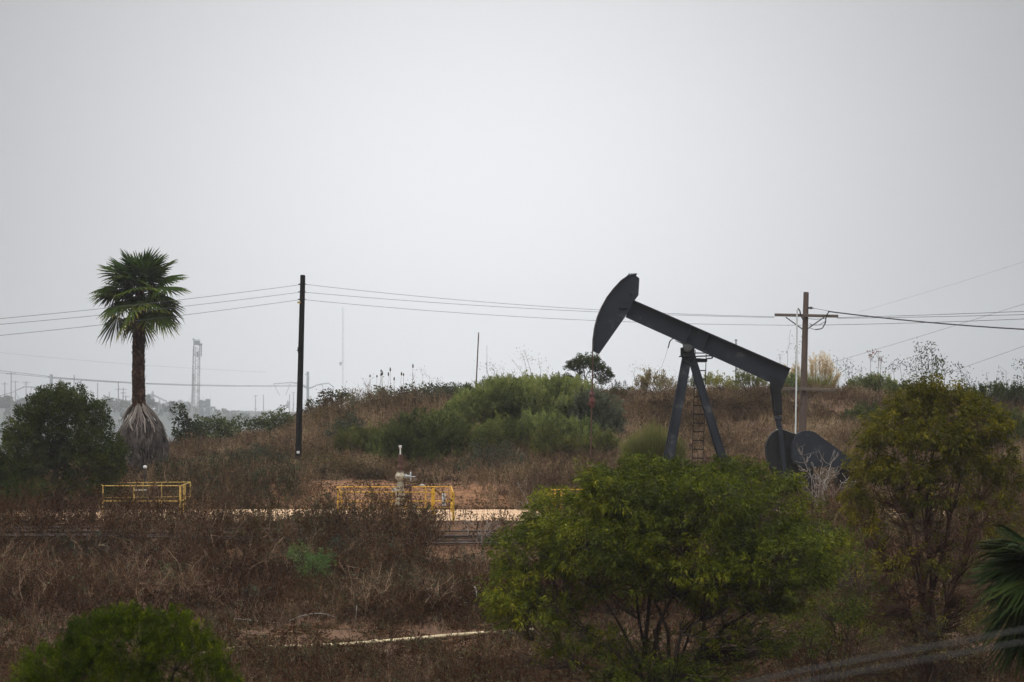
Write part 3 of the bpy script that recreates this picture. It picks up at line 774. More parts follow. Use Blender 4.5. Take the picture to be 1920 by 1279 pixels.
    # gearbox, motor and base frame
    g = G()
    prism(g, xz([(1476, 868), (1520, 868), (1528, 905), (1524, 925), (1472, 925)]), DP - 0.30, DP + 0.6)
    g.build('gearbox', M['pump_dark'], root, off, bevel=0.03)
    g = G()
    cyl(g, q(1584, 884, -0.2), q(1584, 884, 0.7), 0.30, n=18); box(g, q(1584, 905, 0.25), (0.6, 0.8, 0.4))
    g.build('motor', M['pump_dark'], root, off, bevel=0.01)
    g = G()
    z0 = rz + 0.14
    for sy in (-0.62, 0.62):
        bar(g, (X(1215, DP), DP + sy, z0), (X(1610, DP), DP + sy, z0), 0.2, 0.28)
    for px in (1238, 1300, 1380, 1470, 1530, 1600):
        bar(g, (X(px, DP), DP - 0.72, z0 + 0.02), (X(px, DP), DP + 0.72, z0 + 0.02), 0.22, 0.22, side=(1, 0, 0))
    for px in (1475, 1525):
        for sy in (-0.4, 0.55):
            bar(g, (X(px, DP), DP + sy, z0 + 0.1), (X(px, DP), DP + sy, Z(915, DP)), 0.2, 0.2)
    g.build('base_frame', M['pump_dark'], root, off)
    # electrical box by the ladder
    return root


make_pumpjack()

g = G(); bx = X(1328, 88.6); bz = float(T(bx, 88.6))
box(g, (bx, 88.6, Z(861.5, 88.6)), (0.26, 0.18, 0.22), m=0)
bar(g, (bx, 88.6, bz - 0.1), (bx, 88.6, Z(866.8, 88.6)), 0.06, m=0)
box(g, (bx, 88.6, Z(856.6, 88.6)), (0.30, 0.22, 0.03), m=0)
o = g.build('junction_box', M['rust'], off=(bx, 88.6, bz)); tag(o, 'small rusty junction box on a post beside the pumpjack ladder', 'junction box')

# polished-rod wellhead under the horsehead
wx = X(1107.2, DP); wz = float(T(wx, DP))
root = thing('pump_wellhead', 'rusty stuffing box and wellhead under the hanging rod of the pumpjack', 'wellhead', (wx, DP, wz)); off = (wx, DP, wz)
zt = Z(868, DP) - wz
g = G(); lathe(g, (wx, DP, wz), [(0.16, -0.1), (0.16, 0.35), (0.24, 0.35), (0.24, 0.43), (0.12, 0.43), (0.12, 0.9), (0.2, 0.9), (0.2, 0.98), (0.09, 1.0), (0.09, zt - 0.32)], 16)
g.build('casing', M['rust'], root, off)
g = G(); lathe(g, (wx, DP, wz), [(0.085, zt - 0.32), (0.12, zt - 0.28), (0.12, zt - 0.14), (0.075, zt - 0.1), (0.06, zt)], 14)
g.build('stuffing_box', M['redpaint'], root, off)
g = G(); cyl(g, (wx + 0.05, DP, Z(890, DP)), (wx + 0.22, DP, Z(890, DP)), 0.05, n=10); cyl(g, (wx - 0.16, DP, Z(893, DP)), (wx - 0.05, DP, Z(893, DP)), 0.05, n=10)
cyl(g, (wx + 0.22, DP, Z(890, DP)), (wx + 0.22, DP, wz), 0.04, n=10); cyl(g, (wx - 0.16, DP, Z(880, DP)), (wx - 0.16, DP, wz), 0.025, n=8)
g.build('flow_pipe', M['rust'], root, off)

# ------------------------------------------------------------------ christmas-tree wellhead by the yellow rail
D = 84.5
wx = X(750.5, D); wz = float(T(wx, D)); off = (wx, D, wz)
root = thing('valve_wellhead', 'tall pale wellhead stack of valves and flanges behind the yellow rail', 'wellhead', off)
def zz(py): return Z(py, D) - wz
def px_(w): return w / 53.6
prof = [(px_(7), -0.05), (px_(7), zz(948)), (px_(11), zz(946)), (px_(11), zz(943)), (px_(6), zz(942)), (px_(6), zz(938)), (px_(9), zz(936)), (px_(9), zz(934)), (px_(5), zz(932)), (px_(9), zz(929)), (px_(9), zz(925)),
        (px_(7.5), zz(924)), (px_(7), zz(922)), (px_(8), zz(921)), (px_(8), zz(919)), (px_(7), zz(918)), (px_(7.5), zz(908))]
g = G(); lathe(g, off, prof, 18); g.build('lower_spool', M['valve'], root, off)
g = G(); lathe(g, off, [(px_(6.5), zz(907.9)), (px_(6.5), zz(904)), (px_(5), zz(904)), (px_(5.5), zz(901)), (px_(8.5), zz(899)), (px_(9.6), zz(895)), (px_(9.6), zz(892)), (px_(8), zz(889)), (px_(7), zz(887.5)), (px_(7), zz(884.5))], 18)
g.build('gate_valve', M['valve'], root, off)
g = G(); lathe(g, off, [(px_(6.8), zz(884.4)), (px_(6), zz(880)), (px_(7), zz(878)), (px_(6.5), zz(874)), (px_(4), zz(873)), (px_(4.5), zz(862)), (px_(4.5), zz(853)), (px_(2.5), zz(852))], 14)
for y in (855.5, 862.5, 870):
    bar(g, (wx, D - 0.03, Z(y + 0.5, D)), (wx + px_(13), D - 0.03, Z(y, D)), 0.03)
for y in (858, 866):
    bar(g, (wx + px_(6), D - 0.03, Z(y - 3, D)), (wx + px_(4), D - 0.03, Z(y + 5, D)), 0.05)
g.build('rusty_valve', M['rust'], root, off)
g = G(); lathe(g, off, [(px_(1.2), zz(852)), (px_(1.2), zz(841.5)), (px_(2.6), zz(839)), (px_(3.2), zz(835.5)), (px_(0.5), zz(835.0))], 12)
g.build('vent_cap', M['white'], root, off)
g = G(); yv = Z(893.5, D)
cyl(g, (wx + px_(8.5), D, yv), (wx + px_(17.5), D, yv), 0.05, n=12); cyl(g, (wx + px_(10), D, yv), (wx + px_(12), D, yv), 0.09, n=12)
cyl(g, (wx + px_(17), D, yv), (wx + px_(28), D, yv - 0.01), 0.018, n=8)
g.build('valve_stem', M['steel'], root, off)
g = G(); cx = wx + px_(19.5); a = np.linspace(0, 2 * PI, 21)
ring = np.stack([np.full(21, cx), D + 0.155 * np.cos(a), yv + 0.155 * np.sin(a)], 1)
tubes(g, ring[None], np.full((1, 21), 0.017), 6)
for t in (0.3, 0.3 + 2 * PI / 3, 0.3 + 4 * PI / 3):
    bar(g, (cx, D, yv), (cx, D + 0.155 * math.cos(t), yv + 0.155 * math.sin(t)), 0.02)
g.build('handwheel', M['steel'], root, off)
g = G(); xo = wx + px_(19)
cyl(g, (wx + px_(6), D, Z(913, D)), (xo, D, Z(912, D)), 0.055, n=12); cyl(g, (wx + px_(13), D, Z(912.5, D)), (wx + px_(15), D, Z(912.4, D)), 0.10, n=12)
cyl(g, (xo, D, Z(910, D)), (xo, D, Z(933, D)), 0.05, n=12); cyl(g, (wx + px_(6), D, Z(931.5, D)), (xo, D, Z(931.5, D)), 0.07, n=12)
cyl(g, (xo + 0.02, D, Z(924, D)), (xo + 0.02, D, wz), 0.03, n=10)
g.build('side_outlet', M['rust'], root, off)

# ------------------------------------------------------------------ yellow guard rails
def rail_box(name, label, corners, h, posts, mats, group, mid=0.48, r=0.016):
    """corners: (px, D) polyline of the top rail; posts: [(px, D)]"""
    xy = [np.array([X(p, d), d]) for p, d in corners]
    zb = float(np.mean([T(a[0], a[1]) for a in xy]))
    off = (xy[0][0], xy[0][1], zb)
    root = thing(name, label, 'guard rail', off, group)
    gt = G(); gm = G()
    for a, b_ in zip(xy[:-1], xy[1:]):
        for gg, hh in ((gt, h), (gm, h * mid)):
            cyl(gg, (*a, zb + hh), (*b_, zb + hh), r, n=8)
    gt.build('top_rail', mats[0], root, off); gm.build('mid_rail', mats[1], root, off)
    for p, d, rr in posts:
        x = X(p, d); g = G()
        cyl(g, (x, d, float(T(x, d)) - 0.1), (x, d, zb + h), rr * 0.85, n=8)
        g.build('post', mats[0], root, off)
    return root


GR = 'yellow guard rails along the dirt road'
rail_box('guard_rail', 'faded yellow pipe guard rail round the small vent below the palm', [(186, 89.6), (193, 86), (339, 86), (357, 91.2), (186, 89.6)], 0.99,
         [(193, 86, 0.03), (251, 86, 0.03), (338, 86, 0.045), (344, 87.4, 0.03), (357, 91.2, 0.035), (186, 89.6, 0.03), (303, 90.7, 0.022), (268, 90.3, 0.022), (347, 88.6, 0.025)], (M['yellowpale'], M['yellowpale']), GR, 0.45)
r2 = rail_box('guard_rail', 'bright yellow guard rail with a white sign before the pale wellhead', [(632, 86.5), (640, 80.2), (850, 79.9), (846, 86.8), (632, 86.5)], 0.95,
         [(735, 80.1, 0.028), (850, 79.9, 0.045), (640, 80.2, 0.03), (634, 85, 0.035), (812, 85.0, 0.075), (798, 86.6, 0.025), (846, 86.8, 0.03)], (M['yellow'], M['yellow']), GR, 0.46)
sx = X(832, 79.85); sz = Z(936.5, 79.85)
g = G(); box(g, (sx, 79.85, sz), (0.105, 0.012, 0.40)); o = g.build('white_sign', M['white'], r2, r2.location[:])
for k, (dx, dz, w, h) in enumerate([(0.012, 0.02, 0.035, 0.05), (-0.008, -0.10, 0.03, 0.03), (0.015, 0.12, 0.03, 0.02), (0.0, -0.155, 0.05, 0.012)]):
    g = G(); box(g, (sx + dx, 79.842, sz + dz), (w, 0.006, h)); g.build('marking', M['black'], o, r2.location[:])
rail_box('guard_rail', 'short yellow guard rail half hidden behind the big green tree', [(1052, 88.5), (1028, 88), (1028.5, 83), (1100, 83), (1108, 88.5), (1052, 88.5)], 0.80,
         [(1028.5, 83, 0.045), (1028, 88, 0.035), (1036, 83.0, 0.028), (1041, 88.2, 0.03), (1052, 88.5, 0.03), (1100, 83, 0.04)], (M['yellow'], M['yellow']), GR, 0.06)
rail_box('guard_rail', 'long low yellow guard rail behind the bare olive tree on the right', [(1540, 80.6), (1700, 80.2), (2200, 79.4)], 0.34,
         [(1545, 80.6, 0.03), (1640, 80.4, 0.03), (1740, 80.1, 0.03), (1850, 80.0, 0.03), (1940, 79.8, 0.03), (2060, 79.6, 0.03), (2200, 79.4, 0.03)], (M['yellow'], M['yellow']), GR, 0.3)

# ------------------------------------------------------------------ vent pipe with a white cap
D = 91.0; x = X(272, D); z0 = float(T(x, D)); off = (x, D, z0)
root = thing('vent_pipe', 'short grey vent pipe with a white cap in front of the palm skirt', 'vent pipe', off)
g = G(); lathe(g, off, [(0.07, -0.05), (0.07, 0.4), (0.11, 0.4), (0.11, 0.47), (0.04, 0.47), (0.04, Z(893, D) - z0), (0.075, Z(893, D) - z0), (0.075, Z(889, D) - z0), (0.032, Z(888.9, D) - z0), (0.032, Z(879, D) - z0)], 14)
g.build('pipe', M['pipe'], root, off)
g = G(); lathe(g, off, [(0.05, Z(879, D) - z0), (0.075, Z(877, D) - z0), (0.075, Z(874, D) - z0), (0.02, Z(873, D) - z0)], 12)
g.build('cap', M['white'], root, off)
g = G(); cyl(g, (x - 0.35, D - 0.2, z0 + 0.72), (x + 0.1, D - 0.2, z0 + 0.72), 0.04, n=10); cyl(g, (x, D, z0 + 0.72), (x, D - 0.22, z0 + 0.72), 0.04, n=10)
g.build('side_outlet', M['valve'], root, off)

# ------------------------------------------------------------------ pipes
PG = 'rusty pipes laid along the road edge'
def pipe(name, pts, r, mat, label, group=None, rng=None):
    pts = np.array(pts, float); off = pts[0].copy()
    g = G()
    k = 24; t = np.linspace(0, len(pts) - 1, k * (len(pts) - 1) + 1)
    Pp = np.stack([np.interp(t, np.arange(len(pts)), pts[:, c]) for c in range(3)], 1)
    Pp[:, 2] += 0.012 * np.sin(Pp[:, 0] * 0.9 + r * 40)
    tubes(g, Pp[None], np.full((1, len(Pp)), r), 10)
    L = np.linalg.norm(pts[-1] - pts[0])
    for f in np.arange(0.06, 1, 6.0 / L):
        i = int(f * (len(Pp) - 1)); d = nrm(Pp[min(i + 1, len(Pp) - 1)] - Pp[i])
        cyl(g, Pp[i] - d * 0.06, Pp[i] + d * 0.06, r * 1.28, n=10)
    o = g.build(name, mat, off=off, smooth=False)
    return tag(o, label, 'pipe', group)


pl = [(79.55, 981.5, 0.034, 'thin dark pipe highest on the road edge, beside the dirt road'),
      (77.85, 996.0, 0.030, 'thin rusty pipe second from the road edge above the dead weeds'),
      (77.40, 1005.5, 0.050, 'thick rusty pipe in the middle of the row along the road edge'),
      (77.00, 1013.5, 0.032, 'thin rusty pipe fourth down from the dirt road edge'),
      (76.75, 1018.5, 0.036, 'rusty pipe lowest of the row along the road edge')]
for i, (D, py, r, lab) in enumerate(pl):
    pipe('rusty_pipe', [(X(-420, D), D, Z(py - 5 - 3 * i, D)), (X(300, D), D, Z(py - 4 - 2 * i, D)), (X(700, D), D, Z(py - 0.5, D)), (X(1100, D), D, Z(py + 1, D)), (X(2360, D), D, Z(py - 3, D))], r, M['pipe'], lab, PG)
for px in (150, 420, 690, 905, 1150, 1500, 1800):
    D = 78.3; x = X(px, D); g = G()
    zg = min(float(T(x, 76.6)), float(T(x, 79.4))) - 0.3
    for y_ in (76.7, 78.0): bar(g, (x, y_, zg), (x, y_, Z(1021, y_) if y_ < 77 else Z(994.5, y_)), 0.07)
    bar(g, (x, 76.6, Z(1023, 76.6)), (x, 78.05, Z(996, 78.05) - 0.03), 0.07, 0.05, side=(1, 0, 0))
    o = g.build('pipe_support', M['rust'], off=(x, D, zg))
    side = {150: 'far left under the dark shrub', 420: 'right of the palm and left rail', 690: 'left of the pale wellhead', 905: 'between the white sign and the green tree', 1150: 'behind the big green tree crown', 1500: 'under the pumpjack counterweight', 1800: 'behind the bare olive tree'}[px]
    tag(o, 'rusty pipe support on the road edge, ' + side, 'pipe support', 'rusty supports under the pipes')
pts = [(px, D) for px, D in ((-420, 54.3), (0, 57.1), (440, 60.2), (640, 61.7), (850, 63.2), (1000, 64.3))]
pipe('pale_pipe', [(X(p, D), D, float(T(X(p, D), D)) + 0.06) for p, D in pts], 0.052, M['palepipe'], 'long cream coloured pipe lying on the bare earth bench')
pts = [(1560, 71.5), (1700, 72.0), (1860, 72.6), (2300, 74)]
pipe('pale_pipe', [(X(p, D), D, float(T(X(p, D), D)) + 0.10) for p, D in pts], 0.045, M['palepipe'], 'cream coloured pipe glimpsed on the slope behind the bare olive tree')

# ------------------------------------------------------------------ utility poles near
D = 100.0; x0 = X(558.5, D); z0 = float(T(x0, D)) - 0.3; off = (x0, D, z0)
root = thing('utility_pole', 'tall black creosoted pole without crossarm standing left of centre', 'utility pole', off)
g = G()
t = np.linspace(0, 1, 12); Pp = np.stack([x0 + (X(567.8, D) - x0) * t, np.full(12, D), z0 + (Z(517, D) - z0) * t], 1)
rr = np.interp(t, [0, 1], [0.135, 0.105])
for a, b_, r0, r1 in zip(Pp[:-1], Pp[1:], rr[:-1], rr[1:]): cyl(g, a, b_, r0, r1, 18, caps=False)
cyl(g, Pp[-1], Pp[-1] + [0.002, 0, 0.03], 0.105, 0.085, 18)
g.build('pole', M['tarwood'], root, off, smooth=True)
for y, xx in ((533, 566.8), (547.5, 566.4), (561.5, 566)):
    g = G(); cyl(g, (X(xx, D) - 0.16, D - 0.02, Z(y, D)), (X(xx, D) + 0.16, D - 0.02, Z(y, D)), 0.022, n=8)
    g.build('bolt', M['cable'], root, off)
g = G(); box(g, (X(559.5, D), D - 0.135, Z(848, D)), (0.12, 0.012, 0.10)); g.build('number_plate', M['white'], root, off)
g = G(); box(g, (X(562.5, D) - 0.03, D - 0.12, Z(567.5, D)), (0.14, 0.04, 0.07)); g.build('orange_tag', M['yellowpale'], root, off)
g = G(); box(g, (X(558.5, D), D - 0.02, Z(657, D)), (0.07, 0.08, 0.05)); bar(g, (X(558.5, D), D, Z(651, D)), (X(559, D), D, Z(662, D)), 0.03); g.build('bracket', M['cableblack'], root, off)

D = 104.0; x0 = X(1503.5, D); z0 = float(T(x0, D)) - 0.3; off = (x0, D, z0)
rootR = thing('utility_pole', 'brown wooden pole with two crossarms behind the pumpjack tail', 'utility pole', off)
g = G(); Pp = np.stack([x0 + (X(1511.5, D) - x0) * t, np.full(12, D), z0 + (Z(548.5, D) - z0) * t], 1); rr = np.interp(t, [0, 1], [0.165, 0.115])
for a, b_, r0, r1 in zip(Pp[:-1], Pp[1:], rr[:-1], rr[1:]): cyl(g, a, b_, r0, r1, 18, caps=False)
cyl(g, Pp[-1], Pp[-1] + [0.002, 0, 0.02], 0.115, 0.09, 18)
g.build('pole', M['wood'], rootR, off, smooth=True)
s = D / F
for yl, yr, xl, xr, dep in ((590.8, 593.4, 1451.5, 1570.5, -0.20), (728.5, 731.5, 1463, 1566, -0.22)):
    g = G(); bar(g, (X(xl, D), D + dep, Z(yl, D)), (X(xr, D), D + dep, Z(yr, D)), 0.10, 0.125); ca = g.build('crossarm', M['armwood'], rootR, off, bevel=0.008)
    for sx_ in (-1, 1):
        g = G()
        a = (X(1508 + sx_ * (36 if yl < 600 else 33), D), D + dep - 0.07, Z(yl + 4.5, D)); b_ = (X(1508 + sx_ * 4, D), D - 0.17, Z(yl + 27, D))
        bar(g, a, b_, 0.02, 0.045); g.build('brace', M['cableblack'] if yl < 600 else M['wood'], ca, off)
g = G()
cp = [(1489.5, 832), (1491.8, 700), (1492.6, 588), (1493, 581), (1494.5, 578.6)]
tubes(g, np.array([[X(a, D), D - 0.34, Z(b_, D)] for a, b_ in cp])[None], np.full((1, 5), 0.034), 10)
for y in (700, 731, 760): cyl(g, (X(1491.5, D), D - 0.34, Z(y, D)), (X(1491.5, D), D - 0.34, Z(y + 1.6, D)), 0.05, n=10)
g.build('conduit', M['conduit'], rootR, off)
def rope(pts, r, dy=-0.3, n=6):
    pts = np.array(pts, float); k = len(pts); tt = np.linspace(0, k - 1, (k - 1) * 6 + 1)
    # smooth the polyline
    Q = np.stack([np.interp(tt, np.arange(k), pts[:, c]) for c in range(2)], 1)
    for _ in range(3): Q[1:-1] = (Q[:-2] + 2 * Q[1:-1] + Q[2:]) / 4
    return np.array([[X(a, D), D + dy, Z(b_, D)] for a, b_ in Q]), r
g = G()
for pts, r in (([(1494.5, 578.5), (1498, 583), (1500, 592), (1504, 600)], 0.028), ([(1553, 585), (1549, 590), (1547, 596), (1546, 606), (1540, 617), (1527, 618.5)], 0.026),
               ([(1516, 607), (1522, 610), (1535, 610), (1545, 604)], 0.014), ([(1514, 598), (1528, 599.5), (1540, 598), (1547, 598)], 0.012), ([(1516, 615), (1522, 617.5), (1527, 618.5)], 0.012)):
    Q, r = rope(pts, r); tubes(g, Q[None], np.full((1, len(Q)), r), 6)
g.build('jumper_wire', M['cableblack'], rootR, off)
g = G(); lathe(g, (X(1520, D), D - 0.1, Z(580, D)), [(0.03, 0), (0.06, 0.03), (0.06, 0.08), (0.03, 0.11)], 10)
cyl(g, (X(1515, D), D - 0.1, Z(577.5, D)), (X(1525, D), D - 0.12, Z(578.2, D)), 0.05, 0.02, n=10)
g.build('insulator', M['cableblack'], rootR, off)

# ------------------------------------------------------------------ cables between near poles
def cab(pts, Da, Db, r, label, mat='cable', group=None, n=24, name='power_cable'):
    """pts: three or more (px,py) points the cable is seen through; sag follows a parabola"""
    pts = np.array(pts, float)
    xs = np.linspace(pts[0, 0], pts[-1, 0], n); c = np.polyfit(pts[:, 0], pts[:, 1], 2); ysn = np.polyval(c, xs)
    ysn += np.interp(xs, [xs[0], xs[-1]], [pts[0, 1] - ysn[0], pts[-1, 1] - ysn[-1]])
    Ds = np.linspace(Da, Db, n)
    return wire(name, [P3(a, b_, d) for a, b_, d in zip(xs, ysn, Ds)], r, M[mat], label, 'cable', group)


NG = 'thin cables strung between the near poles'
cab([(-500, 634), (0, 597), (185, 580), (350, 561), (563, 534)], 72, 100, 0.008, 'top thin grey cable running left from the black pole behind the palm', group=NG)
cab([(-500, 640), (0, 607), (185, 593), (350, 573.5), (563, 548)], 72, 100, 0.008, 'middle thin grey cable running left from the black pole behind the palm', group=NG)
cab([(-500, 668), (0, 628), (185, 611), (350, 590.5), (563, 562)], 72, 100, 0.008, 'bottom thin grey cable running left from the black pole behind the palm', group=NG)
cab([(570, 533), (760, 552), (960, 570), (1110, 581), (1250, 588.5), (1452, 594)], 100, 104, 0.008, 'top thin cable from the black pole right to the upper crossarm', group=NG)
cab([(570, 548), (760, 562.5), (960, 576.5), (1110, 585), (1250, 590.5), (1452, 595.5)], 100, 104, 0.008, 'middle thin cable from the black pole right to the upper crossarm', group=NG)
cab([(570, 562), (760, 577), (960, 592), (1110, 602), (1300, 609), (1503, 610)], 100, 104.2, 0.008, 'bottom thin cable from the black pole right to the brown pole', group=NG)
cab([(1570, 595.5), (1750, 590), (1920, 584), (2600, 545)], 104, 74, 0.010, 'upper thin cable leaving the crossarm tip to the right edge', group=NG)
cab([(1570, 597), (1750, 594), (1920, 590), (2600, 562)], 104, 74, 0.010, 'second thin cable leaving the crossarm tip to the right edge', group=NG)
cab([(1512, 610), (1700, 606.5), (1920, 598), (2600, 552)], 104.2, 74, 0.010, 'lowest thin cable leaving the brown pole to the right edge', group=NG)
cab([(1525, 578.2), (1545, 581.5), (1562, 585)], 103.8, 102.2, 0.009, 'short thin support wire by the insulator on the brown pole', 'cableblack', NG)
cab([(1553, 584), (1565, 585.3), (1700, 603.5), (1800, 612), (1920, 618), (2100, 622), (2600, 608)], 103, 66, 0.028, 'thick black cable sagging from the brown pole to the right edge', 'cableblack', NG)
FG = 'faint distant cables at the right'
cab([(1610, 585), (1770, 541), (1990, 467), (2700, 190)], 420, 200, 0.014, 'faint upper cable rising through haze to the right edge', group=FG)
cab([(1560, 680), (1700, 646), (1800, 615), (1990, 545), (2700, 300)], 330, 180, 0.020, 'faint middle cable rising through haze behind the ridge plants', group=FG)
cab([(1740, 712), (1820, 689), (1990, 624), (2700, 340)], 300, 170, 0.020, 'faint lowest cable rising from the right ridge plants', group=FG)
# close, out-of-focus cables in front of the lens side of the road
def close(pts, Da, Db, r, label):
    pts = np.array(pts, float); n = 16
    xs = np.linspace(pts[0, 0], pts[-1, 0], n); ysn = np.interp(xs, pts[:, 0], pts[:, 1]); Ds = np.linspace(Da, Db, n)
    return wire('near_cable', [P3(a, b_, d) for a, b_, d in zip(xs, ysn, Ds)], r, M['cable'], label, 'cable', 'blurred near cables at the bottom right', sides=8)
close([(900, 1400), (1180, 1330), (1500, 1258), (1920, 1180), (2400, 1092)], 9.6, 8.2, 0.0031, 'upper of the two blurred near cables crossing the bottom right corner')
close([(900, 1425), (1180, 1352), (1500, 1279), (1920, 1203), (2400, 1120)], 9.6, 8.2, 0.0031, 'lower of the two blurred near cables crossing the bottom right corner')

# ------------------------------------------------------------------ leaning rod on the ridge
D = 119.0; a = P3(890.5, 742, D); b_ = P3(897.5, 623.5, D); a[2] = float(T(a[0], D)) - 0.2
g = G(); cyl(g, a, b_, 0.036, 0.03, n=10); o = g.build('rusty_rod', M['rodrust'], off=a); tag(o, 'thin rusty leaning post rising from the ridge near centre', 'post')

# pale rock beside the wellhead bank
def rock(px, D, r, label, seed, mat='concrete', name='rock'):
    rng = np.random.default_rng(seed); x = X(px, D); z = float(T(x, D))
    n = 10; m_ = 16; th = np.linspace(0, PI, n); ph = np.linspace(0, 2 * PI, m_, endpoint=False)
    TH, PH = np.meshgrid(th, ph, indexing='ij')
    d = np.stack([np.sin(TH) * np.cos(PH), np.sin(TH) * np.sin(PH), np.cos(TH)], -1)
    rr = 1 + 0.5 * vnoise(d[..., 0] * 2 + seed, d[..., 1] * 2 + d[..., 2] * 2, seed)
    V = d * rr[..., None] * np.array(r) + [x, D, z + r[2] * 0.4]
    i = (np.arange(n - 1)[:, None] * m_ + np.arange(m_)[None]).ravel(); j = (np.arange(n - 1)[:, None] * m_ + (np.arange(m_)[None] + 1) % m_).ravel()
    g = G(); g.add(V.reshape(-1, 3), np.stack([i, j, j + m_, i + m_], 1))
    o = g.build(name, M[mat], off=(x, D, z)); return tag(o, label, 'rock')
rock(742, 92.6, (0.16, 0.14, 0.13), 'pale rock on the cut bank just left of the wellhead stack', 3)
rock(790, 93.4, (0.14, 0.12, 0.06), 'small flat pale rock on the bank top right of the wellhead', 5)
rock(775, 90.9, (0.13, 0.12, 0.11), 'round pale rock at the bank foot right of the wellhead', 8)


# ------------------------------------------------------------------ fan palms
def fan(g, O, axis, up, R, nseg, A, droop, rng, tint, tip=0.25):
    axis = nrm(axis); up = nrm(up - axis * (up @ axis)); side = np.cross(axis, up)
    a = np.linspace(-A, A, nseg) + rng.normal(size=nseg) * 0.015; da = 2 * A / nseg
    d = np.cos(a)[:, None] * axis + np.sin(a)[:, None] * side
    L = R * (0.74 + 0.26 * np.cos(a * 0.75)) * rng.uniform(0.86, 1.05, nseg)
    tg = nrm(-np.sin(a)[:, None] * axis + np.cos(a)[:, None] * side)
    sgn = np.where(np.arange(nseg) % 2 == 0, 1, -1)[:, None]
    Vs = []; ts = []
    for r, wf, tt in ((0.06, 1.0, 0.12), (0.52, 1.0, 0.0), (0.74, 0.66, 0.05), (0.90, 0.30, tip * 0.5), (1.0, 0.03, tip)):
        c = O + d * (L * r)[:, None] - up * (0.30 * R * r * (1 - np.cos(a)) * 0.6)[:, None]
        c = c - np.array([0, 0, 1.0]) * (droop * R * r ** 2.4 * rng.uniform(0.7, 1.3, nseg))[:, None]
        w = (L * min(r, 0.56) * da * 0.55 * wf)[:, None]
        e = up * w * 0.5 * sgn
        Vs += [c + tg * w + e, c - tg * w - e]; ts += [np.full(nseg, tint + tt)] * 2
    V = np.stack(Vs, 1); k = V.shape[1]
    b = (np.arange(nseg) * k)[:, None]
    fa = np.concatenate([b + np.array([i, i + 1, i + 3, i + 2]) for i in range(0, k - 2, 2)])
    g.add(V.reshape(-1, 3), fa, np.clip(np.stack(ts, 1).ravel() + np.repeat(rng.normal(size=nseg) * 0.05, k), 0, 1))


def frond(parent, off, base, az, el, pet, R, rng, mat, petmat, droop=0.14, tint=0.3, nseg=34, A=1.9, tip=0.3):
    """base: point on the crown axis; petiole leaves it at azimuth az, elevation el (radians)"""
    g = G()
    h = np.array([math.cos(az), math.sin(az), 0]); u = np.array([0, 0, 1.0])
    d0 = h * math.cos(el) + u * math.sin(el)
    el2 = el - 0.28; d1 = h * math.cos(el2) + u * math.sin(el2)
    O = base + d0 * pet * 0.6 + d1 * pet * 0.4
    Q = np.array([base, base + d0 * pet * 0.6, O, O + d1 * R * 0.3])
    tubes(g, Q[None], np.array([[0.030, 0.022, 0.018, 0.008]]) * (R / 1.0), 5, 0.45, 1)
    nup = -h * math.sin(el2) + u * math.cos(el2)
    roll = rng.normal() * 0.35; sd = np.cross(d1, nup)
    nup = nup * math.cos(roll) + sd * math.sin(roll)
    fan(g, O, d1, nup, R, nseg, A, droop, rng, tint, tip)
    return g.build('frond', [mat, petmat], parent, off)


